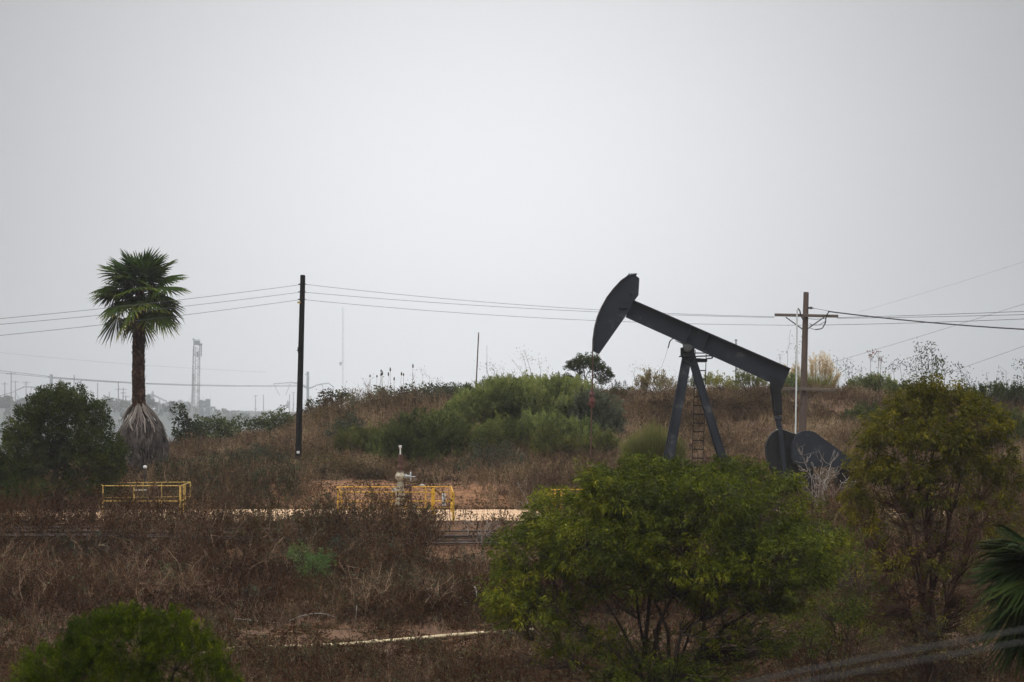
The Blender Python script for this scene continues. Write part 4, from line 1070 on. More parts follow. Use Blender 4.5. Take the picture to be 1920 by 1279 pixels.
def make_palm():
    rng = np.random.default_rng(21)
    D = 95.0; bx = X(288, D); bz = float(T(bx, D)) - 0.1; off = np.array([bx, D, bz])
    root = thing('palm_tree', 'fan palm with a grey skirt of dead fronds beside the dark shrub on the left', 'palm tree', off)
    sc = F / D
    yy = np.array([930, 905, 880, 850, 800, 760, 700, 640, 600, 575, 550, 530]); xx = np.array([289, 289, 286, 278, 266, 260, 259.5, 260, 261, 262, 262.5, 263])
    rr = np.array([12.5, 12, 11.5, 11.5, 11.8, 12, 11.2, 10.8, 11, 10, 8, 4]) / sc
    # trunk with old leaf bases
    g = G()
    yi = np.linspace(930, 530, 90); ctr = np.stack([X(np.interp(yi, yy[::-1], xx[::-1]), D), np.full(90, D), Z(yi, D)], 1); rad = np.interp(yi, yy[::-1], rr[::-1])
    n = 22; a = np.arange(n) * 2 * PI / n
    RR = rad[:, None] * (1 + 0.12 * rng.normal(size=(90, n)) * 0.6)
    V = ctr[:, None] + np.stack([RR * np.cos(a), RR * np.sin(a), np.zeros_like(RR)], -1)
    i = (np.arange(89)[:, None] * n + np.arange(n)[None]).ravel(); j = (np.arange(89)[:, None] * n + (np.arange(n)[None] + 1) % n).ravel()
    g.add(V.reshape(-1, 3), np.stack([i, j, j + n, i + n], 1), rng.uniform(0, 0.7, 90 * n))
    # boots: flattened wedge scales in a spiral
    nb = 620; k = np.arange(nb); ang = k * 2.39996 + rng.normal(size=nb) * 0.12; yb = np.linspace(905, 590, nb)
    c = np.stack([X(np.interp(yb, yy[::-1], xx[::-1]), D), np.full(nb, D), Z(yb, D)], 1); r = np.interp(yb, yy[::-1], rr[::-1])
    h = np.stack([np.cos(ang), np.sin(ang), np.zeros(nb)], 1); tg = np.stack([-np.sin(ang), np.cos(ang), np.zeros(nb)], 1)
    P0 = c + h * (r * 0.95)[:, None]; w = 0.055
    le = rng.uniform(0.07, 0.15, nb)[:, None]; ou = rng.uniform(0.02, 0.07, nb)[:, None]
    tipc = P0 + h * ou + np.array([0, 0, 1.0]) * le
    V = np.stack([P0 - tg * w, P0 + tg * w, tipc + tg * w * 0.4, tipc - tg * w * 0.4, P0 + h * 0.02 - tg * w * 0.7 - [0, 0, 0.02], P0 + h * 0.02 + tg * w * 0.7 - [0, 0, 0.02]], 1)
    b = (k * 6)[:, None]
    fa = np.concatenate([b + np.array(q) for q in ([0, 1, 2, 3], [4, 5, 2, 3], [0, 4, 3, 3][:3] + [0])]) if False else np.concatenate([b + np.array([0, 1, 2, 3]), b + np.array([4, 5, 2, 3])])
    g.add(V.reshape(-1, 3), fa, np.repeat(rng.uniform(0.15, 1, nb), 6))
    g.build('trunk', M['palmtrunk'], root, off)
    # green crown
    nF = 46
    for k in range(nF):
        f = k / (nF - 1)
        az = k * 2.39996 + 0.5 + rng.normal() * 0.15
        el = math.radians(np.interp(f, [0, 0.10, 0.3, 0.55, 0.8, 1.0], [84, 62, 40, 16, -6, -30]) + rng.normal() * 6)
        y0 = np.interp(f, [0, 0.4, 1], [526, 540, 566])
        base = np.array([X(np.interp(y0, yy[::-1], xx[::-1]), D), D, Z(y0, D)])
        pet = np.interp(f, [0, 0.4, 1], [0.46, 0.88, 1.02]) * rng.uniform(0.85, 1.1)
        R = np.interp(f, [0, 0.3, 1], [1.08, 1.20, 1.12]) * rng.uniform(0.9, 1.08)
        frond(root, off, base, az, el, pet, R, rng, M['palmleaf'], M['palmleaf'], np.interp(f, [0, 0.5, 1], [0.05, 0.14, 0.30]), 0.16 + 0.24 * f + rng.normal() * 0.05, tip=0.22 + 0.35 * f)
    for k in range(10):
        az = k * 2.39996 + 1.1; f = k / 9
        y0 = np.interp(f, [0, 1], [532, 562]); base = np.array([X(262.5, D), D, Z(y0, D)])
        frond(root, off, base, az, math.radians(np.interp(f, [0, 1], [58, -10]) + rng.normal() * 8), 0.42 * rng.uniform(0.8, 1.2), rng.uniform(0.85, 1.0), rng, M['palmleaf'], M['palmleaf'], 0.2, 0.12 + 0.1 * f, tip=0.3)
    # brown hanging flower stalks
    for px0, py0, l, dx in ((240, 517, 24, 4), (288, 538, 27, 1), (216, 583, 14, 1), (232, 552, 10, 8)):
        g = G(); n = 60
        A_ = np.array([X(px0, D), D - 0.55, Z(py0, D)]) + rng.normal(size=(n, 3)) * [0.05, 0.05, 0.03]
        B_ = A_ + np.stack([rng.normal(size=n) * 0.06 + dx / sc * 0.5, rng.normal(size=n) * 0.05, -rng.uniform(0.4, 1.0, n) * l / sc], 1)
        blades(g, A_, B_, 0.035, rng.uniform(0.3, 1, n), rng)
        tubes(g, np.array([[X(262, D), D, Z(py0 + 14, D)], [X((262 + px0) / 2, D), D - 0.35, Z(py0 + 1, D)], [X(px0, D), D - 0.55, Z(py0, D)]])[None], np.full((1, 3), 0.015), 5, 0.3)
        g.build('flower_stalk', M['palmtrunk'], root, off)
    # skirt of dead fronds
    py = np.array([748, 760, 775, 790, 805, 820, 840, 865, 890, 900]); pr = np.array([11, 18, 27, 34, 40, 44, 47, 46, 41, 38]) / sc
    cx = np.interp(py, [748, 800, 900], [260, 266, 268])
    def sp(y, an, f=1.0):
        r = np.interp(y, py, pr) * f; c0 = X(np.interp(y, py, cx), D)
        return np.stack([c0 + r * np.cos(an), D + r * np.sin(an) * 0.95, Z(y, D)], -1)
    g = G(); n = 74
    an = rng.uniform(0, 2 * PI, n); y0 = rng.uniform(743, 775, n); y1 = y0 + rng.uniform(34, 62, n)
    ft = np.linspace(0, 1, 6); fl = rng.uniform(0.85, 1.12, n)
    Q = np.stack([sp(y0 + (y1 - y0) * f ** 1.15, an + f * 0.1 * rng.normal(size=n), (0.5 + 0.55 * min(1, f * 1.5)) * (1 + (fl - 1) * f)) for f in ft], 1)
    tubes(g, Q, np.linspace(0.030, 0.020, 6)[None] * rng.uniform(0.6, 1.3, (n, 1)), 5, rng.uniform(0.35, 0.85, n))
    g.build('dead_stalk', M['thatch'], root, off)
    # hanging dead fans: each a ragged bundle of narrow strips
    g = G(); nf = 190; ns = 46
    an = rng.uniform(0, 2 * PI, nf); y0 = 782 + 84 * rng.uniform(0, 1, nf) ** 0.9; f0 = rng.uniform(0.78, 1.02, nf); tf = np.clip(0.40 + rng.normal(size=nf) * 0.19, 0.05, 0.9)
    A1 = np.repeat(an, ns) + rng.normal(size=nf * ns) * 0.03; Y1 = np.repeat(y0, ns) + rng.uniform(0, 8, nf * ns); F1 = np.repeat(f0, ns)
    spread = rng.normal(size=nf * ns); ln = rng.uniform(14, 40, nf * ns) * (1 - 0.12 * np.abs(spread))
    A2 = A1 + spread * 0.16; low = np.where(np.cos(A2) > 0.45, 887, 908) + rng.normal(size=nf * ns) * 6
    Y2 = np.minimum(Y1 + ln, low); F2 = F1 + 0.04 + rng.normal(size=nf * ns) * 0.05
    P1 = sp(Y1, A1, F1); P2 = sp(Y2, A2, F2); P2[:, 2] = Z(Y2, D)
    blades(g, P1, P2, 0.050, np.clip(np.repeat(tf, ns) + rng.normal(size=nf * ns) * 0.12, 0, 1), rng)
    n = 5200; an = rng.uniform(0, 2 * PI, n); y0 = rng.uniform(800, 885, n); f = rng.uniform(0.70, 0.86, n)
    P1 = sp(y0, an, f); y2 = np.minimum(y0 + rng.uniform(14, 30, n), np.where(np.cos(an) > 0.45, 884, 908)); P2 = sp(y2, an, f); P2[:, 2] = Z(y2, D)
    blades(g, P1, P2, 0.06, np.clip(0.34 + rng.normal(size=n) * 0.14, 0, 1), rng)
    n = 420; an = rng.uniform(0, 2 * PI, n); y0 = rng.uniform(790, 890, n); P1 = sp(y0, an, 1.0); P2 = sp(y0 + rng.uniform(4, 14, n), an, rng.uniform(1.04, 1.2, n))
    blades(g, P1, P2, 0.03, rng.uniform(0.2, 0.7, n), rng)
    g.build('dead_frond_skirt', M['thatch'], root, off)


make_palm()


def make_near_palm():
    rng = np.random.default_rng(25)
    D = 35.0; sc = F / D; cx = X(1992, D); cz = Z(1085, D); bz = float(T(cx, D)) - 0.1; off = np.array([cx, D, bz])
    root = thing('palm_tree', 'dark green fan palm leaning in from the bottom right edge', 'palm tree', off)
    g = G(); k = 16; t = np.linspace(0, 1, k)
    Pp = np.stack([np.full(k, cx), np.full(k, D), bz + (cz - 0.15 - bz) * t], 1)
    tubes(g, Pp[None], (0.26 + 0.03 * rng.normal(size=(1, k))) * np.linspace(1.1, 0.8, k)[None], 14, 0.4)
    n = 500; an = rng.uniform(0, 2 * PI, n); zz_ = bz + (cz - bz) * rng.uniform(0.2, 0.98, n)
    A_ = np.stack([cx + 0.27 * np.cos(an), D + 0.27 * np.sin(an), zz_], 1); B_ = A_ + np.stack([0.12 * np.cos(an), 0.12 * np.sin(an), -rng.uniform(0.1, 0.5, n)], 1)
    blades(g, A_, B_, 0.05, rng.uniform(0.1, 0.7, n), rng)
    g.build('trunk', M['palmtrunk'], root, off)
    nF = 30
    base = np.array([cx, D, cz])
    fixed = [(PI * 0.98, 0.62), (PI * 1.02, 0.25), (PI * 0.93, -0.12), (PI * 1.08, -0.42), (PI * 0.9, -0.75), (PI * 1.2, 0.05), (PI * 0.80, 0.35), (PI * 1.15, -0.7)]
    for k in range(nF):
        f = k / (nF - 1)
        if k < len(fixed): az, el = fixed[k]
        else:
            az = k * 2.39996; el = math.radians(np.interp(f, [0, 0.3, 0.7, 1], [80, 55, 5, -55]))
        frond(root, off, base + [0, 0, 0.15 - 0.35 * f], az, el, 0.52 * rng.uniform(0.9, 1.15), 0.98 * rng.uniform(0.9, 1.08), rng, M['palmdark'], M['palmdark'], 0.22, 0.22 + rng.normal() * 0.07, nseg=38, tip=0.30)


make_near_palm()


# ------------------------------------------------------------------ generic shrubs and trees
def plant(name, label, cat, D, lobes, mat, seed, dens=26, L=0.35, nl=26, ll=0.085, lw=0.024, spread=0.35, out=0.8, droop=0.2, upw=0.3, base=None, nmain=9, rmain=0.05, rtip=0.006,
          bark='bark', bare=None, tint=0.42, tspread=0.22, lo=-0.45, shell=0.5, depth=0.85, group=None, parts=('foliage', 'stem'), lump=0.16, spreadbase=0.2, twig_every=1, tv=0.13, ztop=None):
    rng = np.random.default_rng(seed); sc = F / D
    base = np.mean([l[0] for l in lobes]) if base is None else base
    bx = X(base, D); bz = float(T(bx, D)) - 0.08; off = np.array([bx, D, bz])
    root = thing(name, label, cat, off, group)
    PP = []; NN = []
    for l in lobes:
        cx, cy, rx, ry = l[:4]; dens_l = l[4] if len(l) > 4 else 1.0
        a, b_ = rx / sc, ry / sc; dp = max(a, b_) * depth
        n = int(dens * dens_l * (a * b_ * 4 + a * dp * 4 + 0.2))
        c = np.array([X(cx, D), D + rng.normal() * 0.35 * dp, Z(cy, D)])
        p, nn = dome_points(rng, max(n, 3), c, (a, dp, b_), lo, shell, lump, seed)
        PP.append(p); NN.append(nn)
    P_ = np.concatenate(PP); N_ = np.concatenate(NN)
    k = P_[:, 2] > T(P_[:, 0], P_[:, 1]) + 0.05
    P_ = P_[k]; N_ = N_[k]
    tn = np.clip(tint + tspread * 1.8 * fbm(P_[:, 0] * 1.1, P_[:, 2] * 1.1 + P_[:, 1], seed + 5, 2) + rng.normal(size=len(P_)) * tspread * 0.55, 0, 1)
    dr = nrm(N_ * (1 - upw) + np.array([0, 0, upw]) + rng.normal(size=N_.shape) * 0.2)
    g = G()
    plumes(g, P_ - dr * L * 0.5, dr, L * rng.uniform(0.7, 1.3, len(P_)), nl, ll, lw, spread, tn, rng, 0, tv, out, droop)
    g.build(parts[0], M[mat], root, off)
    if nmain:
        tg = P_[::twig_every] - dr[::twig_every] * L * 0.4
        if bare is not None:
            ex = []
            for cx, cy, rx, ry, n in bare:
                q = rdir(rng, n) * rng.uniform(0.2, 1, (n, 1)) ** 0.4
                ex.append(np.array([X(cx, D), D, Z(cy, D)]) + q * [rx / sc, rx / sc * 0.8, ry / sc])
            tg = np.concatenate([tg] + ex)
        g = G()
        skeleton(g, rng, (bx, D, bz), tg, nmain, rmain, rtip, spreadbase=spreadbase)
        g.build(parts[1], M[bark], root, off)
    return root


# big foreground tree
plant('broadleaf_tree', 'large round green broadleaf tree in front of the pumpjack', 'tree', 48.0,
      [(1190, 930, 110, 66), (1080, 975, 105, 66), (1310, 945, 130, 66), (1425, 965, 100, 66), (1000, 1045, 90, 80), (958, 1115, 55, 66), (1130, 1030, 150, 95), (1300, 1040, 170, 100), (1440, 1060, 120, 100),
       (1520, 1050, 60, 80), (1000, 1150, 92, 60, 0.8), (1200, 1100, 150, 60, 0.6), (1400, 1120, 130, 70, 0.8), (1110, 1215, 130, 50, 0.4), (1380, 1210, 120, 50, 0.35), (1240, 1262, 150, 40, 0.5), (1210, 873, 45, 18, 1.2), (1385, 885, 50, 22, 1.2), (1140, 900, 60, 30), (1470, 905, 38, 22), (1290, 890, 60, 24)],
      'leaf_tree', 101, dens=29, lump=0.27, L=0.32, nl=30, ll=0.098, lw=0.026, spread=0.42, out=0.9, droop=0.35, upw=0.35, base=1245, nmain=15, rmain=0.085, rtip=0.006, tint=0.40, tspread=0.26, lo=-0.5, parts=('crown', 'trunk'), spreadbase=0.22, twig_every=2, depth=0.9,
      bare=[(1230, 1160, 330, 70, 130), (1200, 1230, 320, 40, 70)])
# lower shrub right of it
plant('shrub', 'sparse green shrub between the big green tree and the bare olive tree', 'shrub', 52.0,
      [(1560, 1040, 65, 75, 0.7), (1530, 1130, 80, 70, 0.7), (1580, 1180, 60, 60, 0.7), (1490, 1200, 90, 50, 0.6), (1620, 1110, 40, 60, 0.4)],
      'leaf_tree', 102, dens=22, L=0.34, nl=22, ll=0.09, lw=0.024, spread=0.45, out=0.9, droop=0.35, base=1545, nmain=9, rmain=0.04, tint=0.34, bare=[(1580, 1120, 110, 130, 90)], twig_every=2)
# airy sumac on the right
plant('sumac_tree', 'airy olive green tree with bare reddish lower branches on the right', 'tree', 56.0,
      [(1715, 765, 55, 40), (1782, 752, 52, 36), (1660, 820, 48, 45), (1740, 825, 75, 45), (1838, 800, 60, 48), (1628, 880, 42, 46), (1885, 900, 36, 40, 0.7), (1690, 890, 62, 36, 0.8), (1795, 875, 60, 42, 0.8), (1868, 850, 36, 46, 0.8), (1600, 925, 26, 26, 0.6), (1760, 930, 80, 40, 0.35), (1660, 950, 70, 40, 0.3), (1860, 930, 40, 50, 0.35), (1738, 728, 26, 16), (1690, 1060, 90, 60, 0.2), (1810, 1050, 80, 80, 0.2), (1640, 1160, 60, 60, 0.2), (1620, 1000, 50, 60, 0.3), (1880, 1000, 40, 60, 0.3), (1780, 1160, 90, 50, 0.12)],
      'leaf_sumac', 103, dens=34, L=0.32, nl=28, ll=0.115, lw=0.030, spread=0.42, out=0.8, droop=0.55, upw=0.35, base=1737, nmain=20, rmain=0.06, rtip=0.006, bark='reddead', tint=0.45, parts=('crown', 'trunk'), twig_every=2, depth=0.8,
      bare=[(1740, 980, 150, 110, 520), (1720, 1100, 160, 100, 460), (1740, 900, 140, 60, 160)], spreadbase=0.12)
# big dark shrub at left
plant('large_shrub', 'big dense dark green shrub at the left edge beside the palm', 'shrub', 88.0,
      [(118, 800, 88, 62), (60, 855, 75, 72), (180, 845, 52, 62), (15, 895, 60, 50), (125, 875, 95, 55), (200, 890, 36, 45), (108, 762, 55, 34), (162, 775, 42, 34), (68, 795, 48, 45), (-40, 900, 60, 60), (30, 840, 34, 30), (135, 738, 30, 14), (95, 742, 22, 13), (40, 925, 80, 34), (150, 918, 75, 30), (215, 860, 26, 34)],
      'leaf_dark', 104, dens=15, L=0.42, nl=40, ll=0.10, lw=0.042, spread=0.42, out=0.7, droop=0.05, upw=0.45, base=105, nmain=10, rmain=0.07, tint=0.36, tspread=0.24, lo=-0.4, twig_every=4, bare=[(140, 915, 60, 16, 40)])
# fine-leaved round bush at bottom left
plant('round_bush', 'dense rounded fine leaved green bush at the bottom left corner', 'bush', 30.0,
      [(245, 1215, 125, 66), (135, 1252, 95, 52), (345, 1228, 78, 62), (400, 1275, 50, 45), (65, 1300, 52, 50), (200, 1300, 150, 70), (240, 1158, 50, 16), (330, 1163, 40, 16), (420, 1310, 52, 40), (180, 1185, 50, 24), (230, 1400, 190, 130, 0.6), (250, 1560, 150, 160, 0.3)],
      'leaf_front', 105, dens=85, L=0.20, nl=46, ll=0.045, lw=0.010, spread=0.26, out=0.5, droop=0.0, upw=0.55, base=230, nmain=10, rmain=0.06, tint=0.42, tspread=0.3, lo=-0.35, twig_every=14, shell=0.72, lump=0.10)

HG = 'feathery green shrubs on the hill'
FE = dict(dens=30, L=0.5, nl=38, ll=0.125, lw=0.034, spread=0.24, out=0.35, droop=0.0, upw=0.6, nmain=8, rmain=0.05, twig_every=6, lump=0.2, tspread=0.36)
plant('feathery_shrub', 'tall feathery green shrub left of centre of the hill thicket, below the rusty leaning post', 'shrub', 107.5, [(905, 768, 66, 46), (952, 748, 64, 38), (862, 790, 46, 40), (935, 800, 80, 44), (985, 738, 40, 24), (930, 727, 26, 14)], 'leaf_feather', 111, group=HG, tint=0.56, **FE)
plant('feathery_shrub', 'broad feathery green shrub crowning the middle of the hill thicket', 'shrub', 108.0, [(1015, 756, 70, 46), (1062, 752, 58, 38), (1030, 800, 90, 44), (1085, 790, 55, 44), (968, 735, 34, 20), (1040, 728, 36, 14)], 'leaf_feather', 112, group=HG, tint=0.60, **FE)
plant('feathery_shrub', 'bluish green feathery shrub behind the hanging pump rod', 'shrub', 106.0, [(1115, 784, 50, 46), (1132, 812, 36, 42), (1095, 826, 50, 40), (1105, 757, 30, 18)], 'leaf_grey', 113, group=HG, tint=0.62, **FE)
plant('feathery_shrub', 'dark green shrub low in the hill thicket right of the dark wide shrub', 'shrub', 103.0, [(935, 825, 52, 34), (975, 835, 44, 34), (905, 840, 34, 26)], 'leaf_featherdark', 1141, group=HG, tint=0.62, **FE)  # darker leaf material than the shrubs around it
plant('feathery_shrub', 'green shrub low in the hill thicket beneath the broad crowning shrub', 'shrub', 103.5, [(1040, 818, 44, 36), (1085, 826, 40, 34), (1005, 812, 34, 34)], 'leaf_feather', 1142, group=HG, tint=0.40, **FE)
FD = dict(FE); FD.update(dens=20)
plant('dark_shrub', 'dark green wide shrub at the lower left of the hill thicket above the wellhead bank', 'shrub', 101.0, [(800, 818, 75, 45), (745, 838, 50, 36), (860, 835, 50, 45), (790, 865, 95, 35, 0.8), (720, 858, 34, 30)], 'leaf_featherdark', 114, group=HG, tint=0.42, bare=[(820, 885, 70, 14, 60)], **FD)
for lob, lab, sd, mt in (([(1030, 835, 30, 36), (1010, 855, 25, 22)], 'small yellowish plume shaped shrub in front of the hill thicket middle', 115, 'leaf_yellow'),
                         ([(1075, 840, 18, 24)], 'small narrow yellowish shrub right of the plume shaped one', 116, 'leaf_yellow'),
                         ([(1130, 838, 26, 24), (1105, 850, 18, 18)], 'small olive shrub at the foot of the pump rod thicket', 117, 'leaf_yellow')):
    plant('small_shrub', lab, 'shrub', 100.5, lob, mt, sd, group=HG, tint=0.10, **FE)
plant('small_shrub', 'low olive shrub left of the dark thicket shrub on the slope', 'shrub', 103.0, [(665, 838, 34, 26), (700, 825, 26, 22), (640, 850, 22, 18)], 'leaf_yellow', 118, group=HG, tint=0.15, **FE)
GW = dict(dens=12, L=0.45, nl=24, ll=0.10, lw=0.04, spread=0.4, out=0.8, droop=0.3, upw=0.4, nmain=10, rmain=0.022, twig_every=2, tspread=0.25)
plant('weedy_shrub', 'grey green weedy shrub below the hill thicket, right of the wellhead', 'shrub', 96.5, [(930, 865, 55, 34), (890, 880, 40, 26), (975, 885, 34, 26)], 'leaf_grey', 119, tint=0.2, **GW)
plant('weedy_shrub', 'purple grey dry shrub left of the wellhead on the bank top', 'shrub', 95.6, [(700, 884, 38, 24), (660, 878, 34, 24), (620, 872, 34, 24), (590, 880, 26, 20)], 'brushleaf', 120, tint=0.5, **dict(GW, nl=10, dens=14, bare=[(650, 880, 90, 24, 160)]))
BS = dict(dens=22, L=0.45, nl=26, ll=0.09, lw=0.035, spread=0.42, out=0.85, droop=0.15, upw=0.4, nmain=12, rmain=0.02, twig_every=1, tspread=0.3, lump=0.24, group='scrubby bushes on the hill left of the thicket')
plant('scrub_bush', 'grey brown scrubby bush on the slope just right of the black pole top half', 'bush', 110.0, [(610, 791, 34, 26), (585, 799, 22, 20), (640, 787, 24, 20)], 'brushleaf', 171, tint=0.35, **BS)
plant('scrub_bush', 'olive scrubby bush between the black pole and the dark thicket shrub', 'bush', 105.0, [(655, 803, 30, 28), (630, 813, 22, 18)], 'leaf_grey', 172, tint=0.15, **BS)
plant('scrub_bush', 'dark grey twiggy bush under the dry seed stalks', 'bush', 114.0, [(735, 761, 34, 23), (705, 767, 24, 18), (765, 755, 22, 18)], 'brushleaf', 173, tint=0.2, **BS)
plant('scrub_bush', 'olive twiggy bush on the ridge left of the leaning post foot', 'bush', 116.0, [(835, 743, 30, 18), (800, 747, 26, 18), (862, 743, 16, 15)], 'leaf_grey', 174, tint=0.12, **BS)
plant('scrub_bush', 'brown scrubby bush at the foot of the black pole on its right', 'bush', 99.0, [(600, 859, 26, 20), (580, 865, 16, 15)], 'brushleaf', 175, tint=0.45, **BS)
plant('scrub_bush', 'olive weedy bush at the left of the black pole foot', 'bush', 97.0, [(480, 863, 34, 26), (440, 871, 30, 20), (515, 867, 26, 20), (400, 877, 26, 18)], 'leaf_grey', 176, tint=0.12, **BS)
plant('scrub_bush', 'purple brown scrubby bush on the hill behind the pumpjack legs', 'bush', 113.0, [(1270, 761, 30, 20), (1235, 767, 26, 18), (1330, 757, 30, 18)], 'brushleaf', 177, tint=0.2, **BS)
plant('scrub_bush', 'dark brown scrubby bush on the hill beneath the beam tail', 'bush', 112.0, [(1410, 763, 34, 20), (1375, 769, 24, 15)], 'brushleaf', 178, tint=0.1, **BS)
RG = 'leafy shrubs on the ridge line'
RD = dict(dens=9, L=0.5, nl=20, ll=0.17, lw=0.085, spread=0.45, out=0.9, droop=0.25, upw=0.35, nmain=8, rmain=0.025, twig_every=1, tspread=0.25, group=RG)
plant('ridge_shrub', 'pale green broad leaved shrub on the ridge between palm and black pole', 'shrub', 117.0, [(405, 808, 48, 24), (370, 820, 34, 18), (440, 806, 24, 18)], 'leaf_ridge', 121, tint=0.62, **RD)
plant('ridge_shrub', 'tall thin broad leaved plant sticking up on the ridge right of the palm', 'shrub', 116.0, [(337, 770, 11, 8), (338, 790, 12, 10), (335, 815, 20, 12), (355, 800, 16, 9)], 'leaf_ridge', 122, tint=0.2, **RD)
plant('ridge_shrub', 'leafy ridge shrub just left of the black pole', 'shrub', 117.0, [(515, 797, 30, 20), (490, 800, 22, 14), (540, 800, 18, 20), (528, 780, 12, 8)], 'leaf_ridge', 123, tint=0.55, **RD)
plant('ridge_shrub', 'dark leafy ridge shrub rising to a point right of the black pole', 'shrub', 118.0, [(590, 785, 26, 28), (615, 765, 28, 22), (640, 752, 18, 14), (622, 742, 12, 9), (570, 800, 16, 22)], 'leaf_ridge', 124, tint=0.22, **RD)
plant('ridge_shrub', 'round grey green shrub on the ridge below the dry seed stalks', 'shrub', 119.0, [(720, 748, 26, 18), (700, 752, 16, 14)], 'leaf_grey', 125, tint=0.75, **RD)
plant('ridge_shrub', 'low dark leafy shrub on the ridge between seed stalks and leaning post', 'shrub', 120.0, [(815, 736, 26, 12), (775, 742, 24, 12), (850, 738, 28, 11), (875, 735, 14, 9)], 'leaf_ridge', 126, tint=0.4, **RD)
plant('ridge_shrub', 'brownish scrub on the ridge left of the round grey shrub', 'shrub', 119.0, [(665, 752, 30, 14), (655, 745, 16, 10), (690, 755, 20, 12)], 'brushleaf', 127, tint=0.7, **dict(RD, ll=0.1, lw=0.035, nl=26))
# open-crowned dark tree behind the bridle
plant('ridge_tree', 'small dark open crowned tree on the ridge behind the horsehead cable', 'tree', 124.0,
      [(1095, 683, 22, 12), (1120, 690, 14, 10), (1075, 690, 10, 9), (1138, 702, 11, 9), (1110, 675, 14, 6), (1130, 715, 12, 8, 0.7), (1060, 722, 26, 14, 1.3), (1040, 728, 16, 10), (1088, 703, 10, 7, 0.4), (1122, 706, 10, 7, 0.35), (1080, 722, 16, 8, 0.6)],
      'leaf_dark', 128, dens=28, L=0.38, nl=30, ll=0.11, lw=0.05, spread=0.4, out=0.8, droop=0.1, upw=0.3, base=1106, nmain=12, rmain=0.035, rtip=0.010, tint=0.25, parts=('crown', 'trunk'), spreadbase=0.25)
RR2 = dict(FE); RR2.update(dens=13, L=0.45, nl=34)
plant('small_shrub', 'little green shrub on the ridge just right of the horsehead tip', 'shrub', 118.0, [(1160, 738, 18, 12)], 'leaf_dark', 129, tint=0.55, group=RG, **RR2)
plant('ridge_shrub', 'tan feathery scrub on the ridge left of the pumpjack legs', 'shrub', 120.0, [(1225, 715, 26, 20), (1250, 725, 22, 16), (1200, 728, 18, 14)], 'leaf_tan', 130, tint=0.45, group=RG, **RR2)
plant('ridge_shrub', 'dark green low shrub on the ridge seen between the pumpjack legs', 'shrub', 121.0, [(1298, 722, 14, 12), (1285, 728, 10, 9)], 'leaf_dark', 131, tint=0.6, group=RG, **RR2)
plant('ridge_shrub', 'yellow green bush on the ridge right of the pumpjack ladder', 'shrub', 121.0, [(1352, 720, 20, 13), (1335, 716, 16, 12), (1372, 727, 14, 10)], 'leaf_yellow', 132, tint=0.7, group=RG, **RR2)
plant('ridge_shrub', 'olive scrub on the ridge under the walking beam', 'shrub', 121.0, [(1400, 718, 26, 12), (1430, 726, 24, 12), (1388, 706, 10, 12)], 'leaf_yellow', 133, tint=0.2, group=RG, **RR2)
plant('ridge_shrub', 'long dense green shrub on the ridge right of the straw plumes', 'shrub', 121.0, [(1620, 727, 36, 15), (1655, 730, 36, 17), (1595, 735, 18, 11), (1690, 738, 26, 14), (1640, 715, 16, 9)], 'leaf_feather', 134, tint=0.35, group=RG, **dict(RR2, dens=22))
plant('dark_shrub', 'dark round shrub on the hillside right of the brown pole', 'shrub', 109.0, [(1620, 787, 36, 24), (1600, 795, 22, 16), (1645, 790, 24, 18)], 'leaf_featherdark', 135, tint=0.25, group=HG, **dict(FE, dens=24, L=0.4))
plant('ridge_shrub', 'dark shrub on the ridge behind the olive tree top at the right edge', 'shrub', 118.0, [(1860, 745, 40, 24), (1820, 748, 30, 18), (1905, 750, 30, 24), (1930, 760, 40, 30)], 'leaf_dark', 136, tint=0.3, group=RG, **dict(RR2, dens=20))
plant('ridge_shrub', 'brown green scrub on the slope behind the olive tree at the right', 'shrub', 104.0, [(1880, 800, 44, 34), (1920, 840, 40, 50), (1840, 840, 40, 40)], 'leaf_featherdark', 137, tint=0.4, group=RG, **dict(RR2, dens=14))
# green plants on the embankment
plant('green_shrub', 'bright green leafy shrub amid dead weeds on the embankment', 'shrub', 71.5, [(565, 1040, 24, 20), (590, 1062, 30, 22), (608, 1050, 18, 15), (580, 1085, 22, 16), (612, 1080, 16, 14)], 'leaf_bright', 141, dens=22, L=0.28, nl=18, ll=0.09, lw=0.03, spread=0.5, out=0.9, droop=0.3, nmain=7, rmain=0.018, twig_every=2, tint=0.4)
plant('green_shrub', 'small faded green plant on the embankment left of the bright green shrub', 'shrub', 70.5, [(320, 1062, 16, 10, 0.6), (312, 1082, 20, 11, 0.6)], 'leaf_bright', 142, dens=16, L=0.26, nl=14, ll=0.08, lw=0.02, spread=0.5, out=0.9, droop=0.3, nmain=6, rmain=0.014, tint=0.25)
GP = 'grey green weeds on the embankment'
for i, (lob, lab) in enumerate((([(740, 1075, 26, 16), (765, 1092, 20, 14)], 'grey green weed on the embankment below the pale wellhead'),
                                ([(635, 1020, 16, 12), (650, 1040, 14, 12)], 'dull grey green weed just right above the bright green shrub'),
                                ([(885, 1045, 24, 16), (905, 1065, 20, 18)], 'grey green weed beside the left side of the big green tree'),
                                ([(470, 1120, 26, 16)], 'grey green weed on the embankment left below the bright green shrub'),
                                ([(380, 1140, 22, 14)], 'dark grey weed right above the round fine leaved bush'),
                                ([(690, 1150, 20, 14), (715, 1140, 16, 12)], 'grey green weed at the embankment foot above the cream pipe'))):
    Dg = (74, 76, 74, 68.5, 67.8, 67.5)[i]
    plant('grey_weed', lab, 'weed', Dg, lob, 'leaf_grey', 150 + i, dens=15, L=0.25, nl=16, ll=0.08, lw=0.04, spread=0.5, out=0.9, droop=0.25, nmain=6, rmain=0.012, tint=0.2, group=GP)
